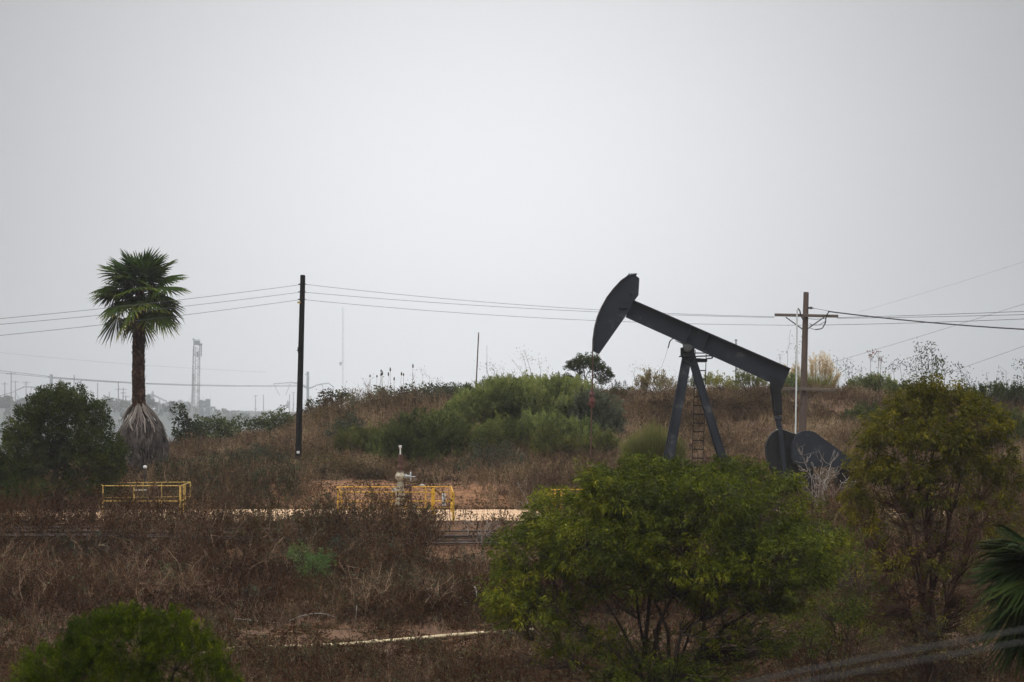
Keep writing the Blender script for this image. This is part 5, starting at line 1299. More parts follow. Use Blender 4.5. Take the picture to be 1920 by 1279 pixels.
plant('green_weed', 'small yellow green weed below the cream pipe left of the big tree', 'weed', 59.0, [(865, 1232, 20, 10), (850, 1240, 12, 8)], 'leaf_yellow', 160, dens=18, L=0.2, nl=16, ll=0.06, lw=0.02, spread=0.5, nmain=5, rmain=0.01, tint=0.2)


# ------------------------------------------------------------------ sparse tall plants, stalks, grasses
def sparse(name, label, cat, D, stems, mat, seed, nl=14, ll=0.14, lw=0.07, r=0.014, start=0.45, clus=0.12, tint=0.4, group=None, stem='bark', seedhead=False, side=3):
    rng = np.random.default_rng(seed); sc = F / D
    bx = X(np.mean([s_[0] for s_ in stems]), D); bz = float(T(bx, D)); off = np.array([bx, D, bz])
    root = thing(name, label, cat, off, group); gs = G(); gl = G()
    for b_, tx, ty, bow in stems:
        y = D + rng.normal() * 0.25
        A = np.array([X(b_, D), y, float(T(X(b_, D), y)) - 0.1]); B = np.array([X(tx, D), y + rng.normal() * 0.2, Z(ty, D)])
        t = np.linspace(0, 1, 10)[:, None]
        Pp = A + (B - A) * t + np.array([bow / sc, 0, abs(bow) / sc * 0.4]) * (4 * t * (1 - t)) + rng.normal(size=(10, 3)) * 0.02
        tubes(gs, Pp[None], np.linspace(r * 1.25, r * 0.5, 10)[None], 4, 0.4)
        if seedhead:
            h = 0.16 * rng.uniform(0.7, 1.4)
            lathe(gl, Pp[-1] - [0, 0, 0.02], [(0.004, 0), (0.032, 0.02), (0.038, h * 0.5), (0.02, h * 0.9), (0.002, h)], 7, float(rng.uniform(0, 1)))
            continue
        nn = int(nl * 1.5)
        tt = rng.uniform(start, 1.0, side); E = np.stack([np.interp(tt, t[:, 0], Pp[:, c]) for c in range(3)], 1)
        E2 = E + nrm(nrm(B - A) * 0.6 + rng.normal(size=(side, 3)) * [0.8, 0.5, 0.5]) * rng.uniform(0.2, 0.5, (side, 1))
        tubes(gs, paths(E, E2, 4, np.zeros_like(E), rng), np.linspace(r * 0.5, r * 0.2, 4)[None].repeat(side, 0), 3, 0.4)
        cpts = np.concatenate([E2, Pp[-1:], Pp[-2:-1]])
        ci = rng.integers(0, len(cpts), nn)
        Lp = cpts[ci] + rng.normal(size=(nn, 3)) * clus
        leaves(gl, Lp, rdir(rng, nn) + np.array([0, 0, -0.4]), ll * rng.uniform(0.6, 1.2, nn), lw * rng.uniform(0.6, 1.2, nn), np.clip(tint + rng.normal(size=nn) * 0.2, 0, 1), rng, droop=0.2)
    gs.build('stem', M[stem], root, off)
    gl.build('seed_head' if seedhead else 'foliage', M[mat], root, off)
    return root


sparse('seed_stalk', 'cluster of dry stalks with dark upright seed heads on the ridge', 'dry stalks', 119.0,
       [(708, 693, 706, -3), (712, 705, 708, -2), (716, 713, 696, 0), (718, 715, 704, 1), (720, 718, 704, 0), (722, 728, 704, 2), (726, 733, 697, 2), (745, 739, 714, -1), (748, 752, 703, 1), (750, 757, 704, 2), (770, 774, 690, 1)], 'seed', 201, seedhead=True, r=0.009, stem='brush')
rng = np.random.default_rng(202)
sparse('dry_weed', 'thin bare dry weeds on the ridge right of the seed heads', 'dry weed', 120.0, [(765 + k * 9, 768 + k * 9 + rng.normal() * 5, 712 + rng.normal() * 9, rng.normal() * 3) for k in range(7)], 'brushleaf', 202, nl=10, ll=0.09, lw=0.03, r=0.009, stem='brush')
sparse('arching_weed', 'wispy arching weeds above the feathery shrubs near the leaning post', 'weed', 121.0, [(935, 910, 678, -4), (945, 925, 690, -3), (985, 978, 662, 6), (992, 960, 672, 6), (1000, 984, 658, 4), (1012, 1010, 672, 3), (925, 945, 690, 2), (905, 930, 700, 0), (1005, 1024, 700, 2)], 'leaf_tan', 203, nl=22, ll=0.08, lw=0.035, r=0.010, tint=0.3, stem='brush', clus=0.16)
sparse('arching_weed', 'wispy thin weeds on the ridge between horsehead cable and pumpjack legs', 'weed', 121.0, [(1180, 1190, 690, 2), (1200, 1210, 686, 3), (1215, 1228, 692, 2), (1240, 1236, 688, -2), (1255, 1268, 702, 2)], 'leaf_tan', 204, nl=26, ll=0.07, lw=0.03, r=0.008, tint=0.5, stem='brush', clus=0.18)
sparse('red_leaved_plant', 'thin plant with reddish leaves on the right ridge', 'plant', 119.0, [(1640, 1634, 662, -3), (1642, 1646, 660, 2), (1644, 1650, 674, 2)], 'leaf_red', 205, nl=22, ll=0.13, lw=0.06, tint=0.5, group=None, clus=0.08)
LG = 'leafy arching plants on the right ridge'
sparse('arching_plant', 'tallest leafy plant on the right ridge reaching above the thin red plant', 'plant', 119.0, [(1745, 1722, 640, -2), (1750, 1735, 650, 0), (1752, 1758, 668, 4), (1742, 1748, 676, 0), (1760, 1772, 690, 4), (1740, 1738, 690, 0), (1748, 1765, 672, 6), (1755, 1745, 655, -2)], 'leaf_ridge', 206, nl=40, ll=0.14, lw=0.075, r=0.016, tint=0.55, group=LG, clus=0.15, side=5)
sparse('arching_plant', 'dull leafy plant left of the tallest one on the right ridge', 'plant', 119.0, [(1715, 1705, 684, -3), (1722, 1716, 676, 0), (1725, 1728, 690, 1), (1705, 1690, 680, -5), (1700, 1672, 680, -8)], 'leaf_grey', 207, nl=30, ll=0.13, lw=0.06, r=0.012, tint=0.4, group=LG, clus=0.16, side=4)
sparse('arching_plant', 'wispy plant on the ridge between straw plumes and red leaved plant', 'plant', 120.0, [(1590, 1585, 690, -2), (1600, 1600, 680, 0), (1612, 1615, 684, 2), (1610, 1590, 672, -6), (1580, 1570, 674, -4)], 'leaf_grey', 208, nl=24, ll=0.11, lw=0.04, r=0.010, tint=0.35, group=LG, clus=0.18, side=4)
sparse('arching_plant', 'long stem arching left above the olive tree top', 'plant', 119.0, [(1832, 1790, 684, 8), (1826, 1812, 704, 3), (1818, 1816, 716, 0)], 'leaf_grey', 209, nl=26, ll=0.13, lw=0.06, r=0.014, tint=0.3, group=LG, side=4)
sparse('arching_plant', 'thin nearly bare stems on the ridge near the right edge', 'plant', 119.0, [(1858, 1846, 698, 3), (1884, 1874, 692, 4), (1888, 1886, 696, 0)], 'leaf_grey', 210, nl=8, ll=0.12, lw=0.05, r=0.012, tint=0.3, group=LG)
sparse('arching_plant', 'leafy stem leaning in at the right edge of the ridge', 'plant', 119.0, [(1945, 1912, 676, 4), (1940, 1916, 690, 2), (1942, 1922, 704, 0)], 'leaf_ridge', 211, nl=26, ll=0.13, lw=0.06, r=0.012, tint=0.4, group=LG)
sparse('arching_plant', 'nearly bare wispy stems rising behind the white conduit', 'plant', 121.0, [(1476, 1482, 618, -4), (1480, 1492, 640, 2), (1470, 1462, 664, -4), (1500, 1500, 640, 3)], 'leaf_grey', 212, nl=8, ll=0.1, lw=0.04, r=0.009, tint=0.4, group=LG)
sparse('arching_plant', 'dark leafy plant just right of the walking beam end', 'plant', 118.0, [(1478, 1484, 702, 1), (1482, 1490, 708, 1), (1474, 1478, 712, 0)], 'leaf_bright', 213, nl=30, ll=0.2, lw=0.08, r=0.014, tint=0.3, group=LG)
sparse('arching_plant', 'broad leaved plants in a loose row on the dry slope below the pole tag', 'plant', 96.5, [(440, 446, 850, 1), (455, 462, 862, 2), (500, 505, 838, 2), (515, 512, 820, 0), (522, 530, 850, 1), (480, 474, 856, 0), (420, 415, 872, 0), (400, 404, 875, 0), (535, 536, 868, 0)], 'leaf_ridge', 214, nl=26, ll=0.11, lw=0.055, r=0.010, tint=0.2, stem='weed', side=4)
sparse('fan_leaf_plant', 'small dark palm like plant on the ridge at far right', 'plant', 117.0, [(1905, 1903, 716, 0), (1905, 1895, 722, 0), (1906, 1914, 722, 0), (1905, 1890, 732, 0), (1906, 1918, 734, 0)], 'leaf_dark', 215, nl=46, ll=0.26, lw=0.03, r=0.02, tint=0.2, clus=0.07)


def grass(name, label, px, D, h, w, n, mat, seed, spread=0.9, r=0.007, tint=0.4, arch=0.5):
    rng = np.random.default_rng(seed); bx = X(px, D); bz = float(T(bx, D)); off = np.array([bx, D, bz])
    an = rng.uniform(0, 2 * PI, n); q = rng.uniform(0, 1, n) ** 0.6
    A = np.stack([bx + w * 0.22 * q * np.cos(an), D + w * 0.22 * q * np.sin(an), np.full(n, bz - 0.05)], 1)
    hh = h * rng.uniform(0.6, 1.08, n) * (1 - 0.45 * q * spread)
    rad = w * 0.5 * q * spread
    B = np.stack([bx + rad * np.cos(an), D + rad * np.sin(an), bz + hh], 1)
    bow = np.stack([np.zeros(n), np.zeros(n), hh * arch * 0.35 * q], 1)
    Pp = paths(A, B, 6, bow, rng, 0.012)
    g = G(); tubes(g, Pp, np.linspace(1, 0.25, 6)[None] * (r * rng.uniform(0.6, 1.3, (n, 1))), 3, np.clip(tint + rng.normal(size=n) * 0.2, 0, 1))
    o = g.build(name, M[mat], off=off); return tag(o, label, 'grass')


grass('grass_clump', 'big pale green fountain of grass behind the left pumpjack leg', 1225, 95.5, 2.35, 3.2, 5500, 'grass_green', 221, tint=0.38)
grass('grass_clump', 'smaller olive grass tuft left of the fountain of grass', 1178, 96.0, 1.1, 1.5, 900, 'grass_green', 222, tint=0.5)
grass('grass_clump', 'spiky grass tuft on the ridge left of the round grey shrub', 668, 120.0, 0.85, 1.3, 500, 'grass_green', 223, tint=0.45)


def pampas(label, stems, D, seed):
    rng = np.random.default_rng(seed); bx = X(np.mean([s_[0] for s_ in stems]), D); bz = float(T(bx, D)); off = np.array([bx, D, bz])
    root = thing('pampas_grass', label, 'grass', off); gs = G(); gp = G()
    for b_, tx, ty in stems:
        A = np.array([X(b_, D), D + rng.normal() * 0.3, bz - 0.05]); B = np.array([X(tx, D), A[1] + rng.normal() * 0.2, Z(ty, D)])
        tubes(gs, np.stack([A, (A + B) / 2, B])[None], np.full((1, 3), 0.012), 4, 0.4)
        nP = 7; f = np.linspace(0.45, 0.98, nP)[:, None]; Pq = A + (B - A) * f
        plumes(gp, Pq, np.repeat(nrm(B - A)[None], nP, 0) + rng.normal(size=(nP, 3)) * 0.1, 0.5, 60, 0.16, 0.016, 0.16, rng.uniform(0.3, 0.7, nP), rng, out=0.4, droop=0.1)
    n = 900; an = rng.uniform(0, 2 * PI, n); q = rng.uniform(0, 1, n) ** 0.5
    A = np.stack([bx + 0.5 * q * np.cos(an), D + 0.4 * q * np.sin(an), np.full(n, bz)], 1); hh = rng.uniform(0.5, 1.2, n)
    B = A + np.stack([0.7 * q * np.cos(an), 0.5 * q * np.sin(an), hh], 1)
    blades(gs, A, B, 0.03, rng.uniform(0.2, 0.8, n), rng)
    gs.build('blade', M['grass_green'], root, off); gp.build('plume', M['plume'], root, off)


pampas('straw coloured pampas plumes on the ridge behind the brown pole', [(1518, 1513, 692), (1525, 1522, 686), (1530, 1530, 680), (1534, 1536, 676), (1538, 1544, 676), (1540, 1550, 682), (1545, 1556, 690), (1548, 1561, 700), (1542, 1547, 690), (1526, 1526, 694), (1551, 1565, 712)], 123.0, 231)
pampas('smaller straw plumes between the walking beam end and the white conduit', [(1480, 1477, 702), (1484, 1483, 708), (1488, 1490, 700), (1492, 1494, 696), (1474, 1474, 714)], 123.0, 232)


def dead_shrub(name, label, D, base, lobes, seed, mat, nmain, n, rmain, rtip=0.006, cat='dead shrub', group=None):
    rng = np.random.default_rng(seed); sc = F / D; bx = X(base, D); bz = float(T(bx, D)) - 0.05; off = np.array([bx, D, bz])
    tg = []
    for cx, cy, rx, ry, f in lobes:
        k = int(n * f); q = rdir(rng, k) * rng.uniform(0.15, 1, (k, 1)) ** 0.35
        tg.append(np.array([X(cx, D), D, Z(cy, D)]) + q * [rx / sc, rx / sc * 0.7, ry / sc])
    tg = np.concatenate(tg); tg = tg[tg[:, 2] > bz + 0.1]
    g = G(); skeleton(g, rng, (bx, D, bz), tg, nmain, rmain, rtip, tint=0.5, twig_sides=4)
    o = g.build(name, M[mat], off=off); return tag(o, label, cat, group)


dead_shrub('dead_shrub', 'leafless pale grey shrub in front of the counterweight and belt guard', 84.0, 1538, [(1510, 858, 22, 34, 0.12), (1552, 866, 30, 26, 0.16), (1560, 900, 50, 34, 0.5), (1520, 905, 36, 30, 0.3), (1500, 840, 10, 16, 0.04)], 241, 'palebark', 16, 170, 0.026, 0.008)
dead_shrub('dead_shrub', 'tangle of reddish brown dead twigs under the pale leafless shrub', 83.0, 1530, [(1540, 925, 60, 25, 0.6), (1500, 930, 40, 20, 0.4), (1600, 930, 50, 30, 0.5)], 242, 'reddead', 18, 260, 0.014, 0.006)
dead_shrub('dead_shrub', 'pale forked dead branch standing on the road edge beside the big green tree', 79.2, 1000, [(985, 925, 34, 40, 0.5), (1002, 950, 22, 30, 0.5)], 243, 'palebark', 6, 26, 0.014, 0.006)
dead_shrub('dead_shrub', 'grey bare twiggy shrub on the pipes left of the big green tree', 77.0, 900, [(885, 1005, 40, 40, 0.5), (920, 1010, 34, 44, 0.5), (870, 1040, 34, 20, 0.3)], 244, 'palebark', 12, 120, 0.012, 0.005)
dead_shrub('dead_shrub', 'bare brown twiggy shrub between black pole and dark shrub on the bank', 97.0, 610, [(600, 868, 34, 26, 0.5), (640, 872, 40, 22, 0.5), (575, 880, 20, 16, 0.3)], 245, 'reddead', 18, 240, 0.014, 0.006)
dead_shrub('dead_shrub', 'tall reddish dead weeds at the bank foot left of the short yellow rail', 92.5, 1000, [(985, 915, 40, 30, 0.5), (1035, 900, 30, 26, 0.4), (950, 930, 26, 18, 0.3)], 246, 'reddead', 24, 260, 0.012, 0.006)
dead_shrub('dead_shrub', 'dark bare twiggy shrub at the foot of the large left shrub', 87.0, 100, [(90, 910, 40, 26, 0.5), (150, 905, 26, 24, 0.3), (40, 925, 40, 20, 0.3)], 247, 'reddead', 14, 130, 0.016, 0.006)
dead_shrub('dead_shrub', 'thin bare branches behind the bare olive tree at right', 66.0, 1680, [(1680, 1060, 90, 80, 0.6), (1800, 1090, 80, 80, 0.6)], 248, 'weed', 18, 260, 0.018, 0.006)
dead_shrub('dead_shrub', 'dense brown twiggy brush at the right edge below the olive tree', 64.0, 1850, [(1850, 960, 60, 70, 0.5), (1900, 1020, 50, 80, 0.4), (1790, 1010, 50, 60, 0.3)], 250, 'weed', 26, 420, 0.016, 0.006)
dead_shrub('dead_shrub', 'brown twiggy brush between the big green tree and the olive tree', 65.0, 1610, [(1610, 985, 50, 50, 0.5), (1650, 1040, 50, 60, 0.5), (1570, 960, 40, 34, 0.3)], 251, 'weed', 22, 360, 0.016, 0.006)
plant('brown_shrub', 'dull brown leafed shrub under the olive tree crown at the right', 'shrub', 70.0, [(1800, 960, 60, 40), (1860, 930, 50, 46), (1730, 985, 50, 34), (1900, 985, 40, 50)], 'brushleaf', 252, dens=11, L=0.4, nl=22, ll=0.09, lw=0.035, spread=0.45, out=0.9, nmain=10, rmain=0.02, tint=0.45)
plant('brown_shrub', 'dull olive brown shrub on the slope right of the big green tree', 'shrub', 69.0, [(1600, 985, 44, 34), (1560, 965, 30, 30), (1660, 1000, 40, 34)], 'brushleaf', 253, dens=11, L=0.4, nl=22, ll=0.09, lw=0.035, spread=0.45, out=0.9, nmain=10, rmain=0.02, tint=0.6)
plant('brown_shrub', 'low brown leafed brush round the trunk of the olive tree', 'shrub', 54.5, [(1690, 1215, 60, 40), (1790, 1225, 70, 45), (1860, 1180, 50, 50), (1620, 1250, 60, 40)], 'brushleaf', 254, dens=14, L=0.35, nl=22, ll=0.075, lw=0.03, spread=0.45, out=0.9, nmain=12, rmain=0.018, tint=0.4, bare=[(1740, 1190, 130, 50, 160)])
rng = np.random.default_rng(249); n = 0
VG = 'long bent pale stems lying on the embankment'
for (a, b_, c, D, lab) in (((520, 1175), (600, 1150), (650, 1180), 66.5, 'long bent pale stem arching over the bare earth bench'), ((665, 1178), (668, 1150), (669, 1132), 66.2, 'pale upright dead stick on the bare earth bench'), ((440, 1160), (545, 1170), (620, 1172), 66.6, 'pale straight stem lying along the embankment foot'), ((785, 1040), (800, 1046), (816, 1052), 74.5, 'pale broken stick lying on the slope below the pipes'), ((890, 1100), (893, 1125), (880, 1160), 68.0, 'pale bent stem beside the big green tree')):
    Q = np.array([P3(*a, D), P3(*b_, D - 0.3), P3(*c, D)]); t = np.linspace(0, 1, 9)[:, None]
    Pp = Q[0] * (1 - t) ** 2 + 2 * t * (1 - t) * (2 * Q[1] - 0.5 * (Q[0] + Q[2])) + Q[2] * t ** 2
    g = G(); tubes(g, Pp[None], np.linspace(0.018, 0.007, 9)[None], 5, 0.6)
    o = g.build('dead_branch', M['palebark'], off=Pp[0]); tag(o, lab, 'dead branch', VG)


# ------------------------------------------------------------------ far things in the haze
def fz(x, D): return float(T(x, D))


def far_pole(px, top, D, label, arms=(), w=0.28, mat='farwood', group='far utility poles in the haze'):
    x = X(px, D); z = fz(x, D) - 0.5; off = (x, D, z)
    root = thing('utility_pole', label, 'utility pole', off, group)
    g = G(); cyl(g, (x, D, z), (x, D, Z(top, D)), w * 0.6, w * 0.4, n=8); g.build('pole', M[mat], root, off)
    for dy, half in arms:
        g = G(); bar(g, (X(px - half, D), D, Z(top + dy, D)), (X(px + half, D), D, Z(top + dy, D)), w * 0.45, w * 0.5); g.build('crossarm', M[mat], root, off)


FP = [(9, 716, 950, 'far pole nearest the left edge, shorter', ((4, 6),)), (21, 697, 820, 'tallest far wooden pole near the left edge with one crossarm', ((4, 9),)), (29, 714, 960, 'far pole just right of the tallest left one', ((2, 7),)),
      (49, 715, 960, 'far pole with crossarm left of the curved lamp like arm', ((2, 9), (5, 5))), (111, 712, 980, 'far pole with crossarms over the dark shrub, left', ((3, 7), (8, 7))), (139, 703, 900, 'thin far pole over the middle of the dark shrub', ((5, 2),)),
      (183, 718, 950, 'thin far pole over the right of the dark shrub', ()), (205, 735, 950, 'short far pole left of the palm trunk', ()), (222, 715, 900, 'tall far pole left of the palm trunk', ((15, 6),)), (231, 727, 930, 'far pole with crossarms beside the palm trunk', ((3, 7), (10, 6))),
      (236, 741, 960, 'shortest far pole with crossarm touching the palm trunk', ((3, 7),)), (285, 757, 920, 'short dark far pole beside the hazy pumpjack', ((1, 3),)), (479, 742, 1150, 'faint far pole left of the black pole', ((0, 4), (25, 3))), (494, 740, 1200, 'second faint far pole left of the black pole', ()),
      (543, 739, 1150, 'faint far pole close to the left of the black pole', ()), (550, 735, 1200, 'faintest far pole touching the black pole edge', ((1, 3),)), (1380, 636, 430, 'hazy pole top behind the walking beam', ((2, 3),)), (913, 648, 1500, 'very faint mast right of the leaning post', ())]
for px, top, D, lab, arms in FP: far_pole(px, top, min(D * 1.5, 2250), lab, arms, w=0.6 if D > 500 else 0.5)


def davit(px, top, D, label, w, left, right):
    x = X(px, D); z = fz(x, D) - 0.5; off = (x, D, z)
    root = thing('transmission_pole', label, 'transmission pole', off, 'steel transmission poles with curved arms')
    g = G(); cyl(g, (x, D, z), (x, D, Z(top, D)), w * 0.72, w * 0.5, n=12); cyl(g, (x - w * 1.1, D, Z(top + 5, D)), (x, D, Z(top + 5, D)), w * 0.14, n=8)
    g.build('pole', M['steel'], root, off)
    for arm in (left, right):
        if not arm: continue
        k = len(arm); tt = np.linspace(0, k - 1, (k - 1) * 4 + 1); Q = np.array(arm, float)
        Pq = np.stack([X(np.interp(tt, np.arange(k), Q[:, 0]), D), np.full(len(tt), D), Z(np.interp(tt, np.arange(k), Q[:, 1]), D)], 1)
        g = G(); tubes(g, Pq[None], np.linspace(w * 0.30, w * 0.16, len(tt))[None], 8); ao = g.build('arm', M['steel'], root, off)
        g = G(); e = Q[-1]; s_ = 1 if e[0] > px else -1; m_ = Q[-3] if k > 3 else Q[-2]
        vx = (e[0] + m_[0]) / 2 - s_ * 1.5
        for q_ in (e, m_): cyl(g, (X(q_[0], D), D, Z(q_[1], D)), (X(vx + (q_[0] - vx) * 0.35, D), D, Z(e[1] + 22, D)), w * 0.10, n=6)
        g.build('insulator_string', M['steel'], ao, off)


davit(577, 697, 1000, 'grey steel transmission pole with two curved arms beside the black pole', 1.03, [(576, 728), (566, 722), (556, 718.5), (545, 717), (536, 718), (513, 719.5)], [(578, 728.5), (586, 726), (594, 722), (604, 720), (616, 718.5), (626, 726)])
davit(96, 702, 560, 'grey steel transmission pole with curved arm above the dark left shrub', 0.70, [(95, 736), (82, 731), (70, 727.5), (60, 725.5), (46, 725), (28, 733)], [(97, 736), (112, 731), (125, 728), (140, 727), (150, 730)])


def fc(pts, Da, Db, r, label): return cab(pts, Da, Db, r, label, 'cable', 'faint transmission cables at the left', 20)


fc([(-700, 640), (0, 695), (94, 706)], 520, 560, 0.04, 'upper faint transmission cable at the far left')
fc([(-700, 655), (0, 699), (94, 708)], 520, 560, 0.04, 'second faint transmission cable at the far left')
fc([(98, 707), (220, 716), (350, 721), (574, 722)], 560, 1000, 0.07, 'faint transmission cable between the steel poles behind the palm trunk')
fc([(98, 709), (220, 717.5), (350, 722.5), (574, 724)], 560, 1000, 0.07, 'lower twin of the faint transmission cable behind the palm trunk')
fc([(-700, 560), (0, 659), (120, 675), (250, 686), (500, 698)], 700, 1000, 0.03, 'faintest high transmission cable at the far left')
fc([(-60, 752), (0, 742), (28, 734)], 540, 556, 0.05, 'faint cable hanging from the left curved arm')


def far_pumpjack(px, py, D, sgn, k, label):
    """px,py: pivot pixel; k: pixels per unit of a 75 px wide unit; sgn -1: head on the left"""
    x = X(px, D); z0 = fz(x, D) - 0.3; off = (x, D, z0); s_ = D / F * k
    def q(u, v, dy=0.0): return np.array([x + sgn * u * s_, D + dy, Z(py, D) + v * s_])
    root = thing('pumpjack', label, 'pumpjack', off, 'distant pumpjacks in the haze')
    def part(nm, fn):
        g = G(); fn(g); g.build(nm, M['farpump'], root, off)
    part('walking_beam', lambda g: bar(g, q(15, 7.5), q(-17, -7.5), 0.8, 4.0 * s_))
    def head(g):
        pts = [q(a, b_) for a, b_ in ((12, 5), (14, 17), (16, 18), (19, 13), (21, 5), (21, -4), (19.5, -5))]
        prism(g, [(p[0], p[2]) for p in pts], D - 0.4, D + 0.4)
    part('horsehead', head)
    for u in (-7, 2.5):
        part('leg', lambda g, u=u: bar(g, q(0, -2), np.array([x + sgn * u * s_, D, z0]), 0.7, 1.6 * s_))
    part('pitman_arm', lambda g: bar(g, q(-16, -8), q(-17, -20), 0.6, 1.8 * s_))
    part('counterweight', lambda g: box(g, q(-17, -14), (9 * s_, 1.0, 5 * s_)))
    part('polished_rod', lambda g: cyl(g, q(21, -4), np.array([x + sgn * 21 * s_, D, z0]), 0.12, n=6))


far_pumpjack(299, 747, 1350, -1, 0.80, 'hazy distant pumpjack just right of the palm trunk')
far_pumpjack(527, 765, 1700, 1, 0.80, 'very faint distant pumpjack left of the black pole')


def far_tree(px, py, rx, ry, D, label, seed):
    plant('far_tree', label, 'tree', D, [(px, py, rx, ry), (px + rx * 0.4, py + ry * 0.3, rx * 0.6, ry * 0.7)], 'leaf_dark', seed, dens=0.6, L=2.2, nl=30, ll=1.2, lw=0.6, spread=0.4, out=0.8, droop=0, nmain=5, rmain=0.25, rtip=0.05, parts=('crown', 'trunk'), group='distant trees in the haze', tint=0.3)


far_tree(277, 754, 9, 12, 1350, 'round hazy tree left of the distant pumpjack', 301)
far_tree(318, 766, 12, 7, 1365, 'low hazy tree right of the distant pumpjack', 302)
far_tree(15, 754, 8, 9, 1395, 'hazy tree low at the left edge', 303)
far_tree(338, 770, 8, 5, 1395, 'small low hazy tree left of the drilling mast', 304)

for k, (px, py, rx, ry, D, lab) in enumerate(((45, 757, 12, 6, 1380, 'low hazy tree clump at far left below the curved arm'), (232, 766, 9, 6, 1400, 'low hazy tree at the left side of the palm trunk'), (350, 792, 12, 6, 1250, 'hazy tree at the foot of the drilling mast'), (410, 794, 13, 6, 1300, 'hazy tree right of the upright tanks'), (470, 792, 14, 6, 1500, 'faint hazy tree left of the second distant pumpjack'), (545, 786, 11, 7, 1650, 'faint hazy tree just left of the black pole'), (205, 768, 8, 5, 1380, 'small hazy tree above the right end of the left shrub'), (8, 766, 14, 6, 1360, 'low hazy bush at the far left edge'))):
    far_tree(px, py, rx, ry, D, lab, 310 + k)
rng = np.random.default_rng(26)
n = 1000; px = rng.uniform(-500, 1000, n); Df = rng.uniform(1120, 1620, n); x = X(px, Df); z = T(x, Df)
hs = rng.uniform(1.5, 4.5, n) * (1 + 1.4 * np.clip(fbm(px * 0.02, Df * 0.004, 95), -0.4, 0.6)); pc = np.stack([x, Df, z + hs * 0.25], 1)
g = G(); plumes(g, pc, np.tile([0, 0, 1.0], (n, 1)), hs, 46, 1.5, 0.9, 0.9, rng.uniform(0.1, 0.9, n), rng, out=0.9)
o = g.build('far_scrub', M['leaf_grey']); tag(o, 'hazy band of distant scrub and trees on the far oil field', 'far scrub', kind='stuff')
# drilling mast
D = 1200.0; x = X(366, D); z0 = fz(x, D) - 0.5; off = (x, D, z0); root = thing('drilling_mast', 'tall pale lattice drilling mast in the haze right of the palm', 'drilling rig', off)
def q8(px, py, dy=0.0): return np.array([X(px, D), D + dy, Z(py, D)])
g = G()
for dy in (-1.0, 1.0):
    a0, a1, b0, b1 = q8(358.5, 800, dy), q8(363, 650, dy), q8(372.5, 800, dy), q8(374.5, 650, dy)
    bar(g, a0, a1, 0.392); bar(g, b0, b1, 0.392)
    n = 20
    for k in range(n):
        f0, f1 = k / n, (k + 1) / n
        p, r_ = a0 + (a1 - a0) * f0, b0 + (b1 - b0) * f1
        p2, r2_ = b0 + (b1 - b0) * f0, a0 + (a1 - a0) * f1
        bar(g, p, r_, 0.112) if k % 2 == 0 else bar(g, p2, r2_, 0.112)
        if k % 3 == 0: bar(g, a0 + (a1 - a0) * f0, b0 + (b1 - b0) * f0, 0.140)
bar(g, q8(364, 800), q8(367, 650), 0.350); bar(g, q8(369, 790), q8(371.5, 665), 0.224); bar(g, q8(361, 795), q8(363.5, 700), 0.420)
g.build('mast', M['rigsteel'], root, off)
g = G(); box(g, q8(370, 643), (2.5, 2.6, 2.2)); bar(g, q8(363.5, 636), q8(363.5, 668), 0.490); bar(g, q8(360.5, 636), q8(364, 635.5), 0.25, 0.490); bar(g, q8(377.5, 646), q8(377.5, 668), 0.420); bar(g, q8(372, 647), q8(379, 646), 0.5, 1.120); bar(g, q8(374.5, 650), q8(374, 668), 0.280)
for k in range(5): bar(g, q8(365 + 2.4 * k, 640), q8(365 + 2.4 * k, 636 - (k % 2)), 0.168)
g.build('crown_block', M['fartank'], root, off)
g = G(); box(g, q8(370.5, 664), (0.9,0.9,2.4)); bar(g, q8(370, 650), q8(370.5, 662), 0.112); bar(g, q8(371, 668), q8(369, 770), 0.098)
g.build('travelling_block', M['fartank'], root, off)
g = G(); box(g, q8(366, 798), (5.4,4.5,3.6)); box(g, q8(368, 786), (3.6,2.2,0.6)); g.build('substructure', M['rigsteel'], root, off)
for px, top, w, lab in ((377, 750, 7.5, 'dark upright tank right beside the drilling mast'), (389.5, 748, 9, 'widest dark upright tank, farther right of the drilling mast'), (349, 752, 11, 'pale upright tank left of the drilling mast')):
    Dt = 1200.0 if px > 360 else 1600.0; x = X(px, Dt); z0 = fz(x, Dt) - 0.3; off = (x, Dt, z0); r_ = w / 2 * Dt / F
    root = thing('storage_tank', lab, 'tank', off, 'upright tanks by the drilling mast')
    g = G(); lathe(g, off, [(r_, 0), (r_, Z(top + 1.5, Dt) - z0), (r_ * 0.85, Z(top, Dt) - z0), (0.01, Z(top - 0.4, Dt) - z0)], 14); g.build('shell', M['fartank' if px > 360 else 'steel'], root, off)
    g = G()
    for y in (top + 8, top + 16, 779, 783):
        if y < 790: cyl(g, (x, Dt, Z(y, Dt)), (x, Dt, Z(y - 0.7, Dt)), r_ * 1.04, n=14)
    bar(g, (x + r_ * 1.15, Dt - 0.2, z0), (x + r_ * 1.15, Dt - 0.2, Z(top - 6, Dt)), 0.12)
    g.build('ladder', M['steel'], root, off)
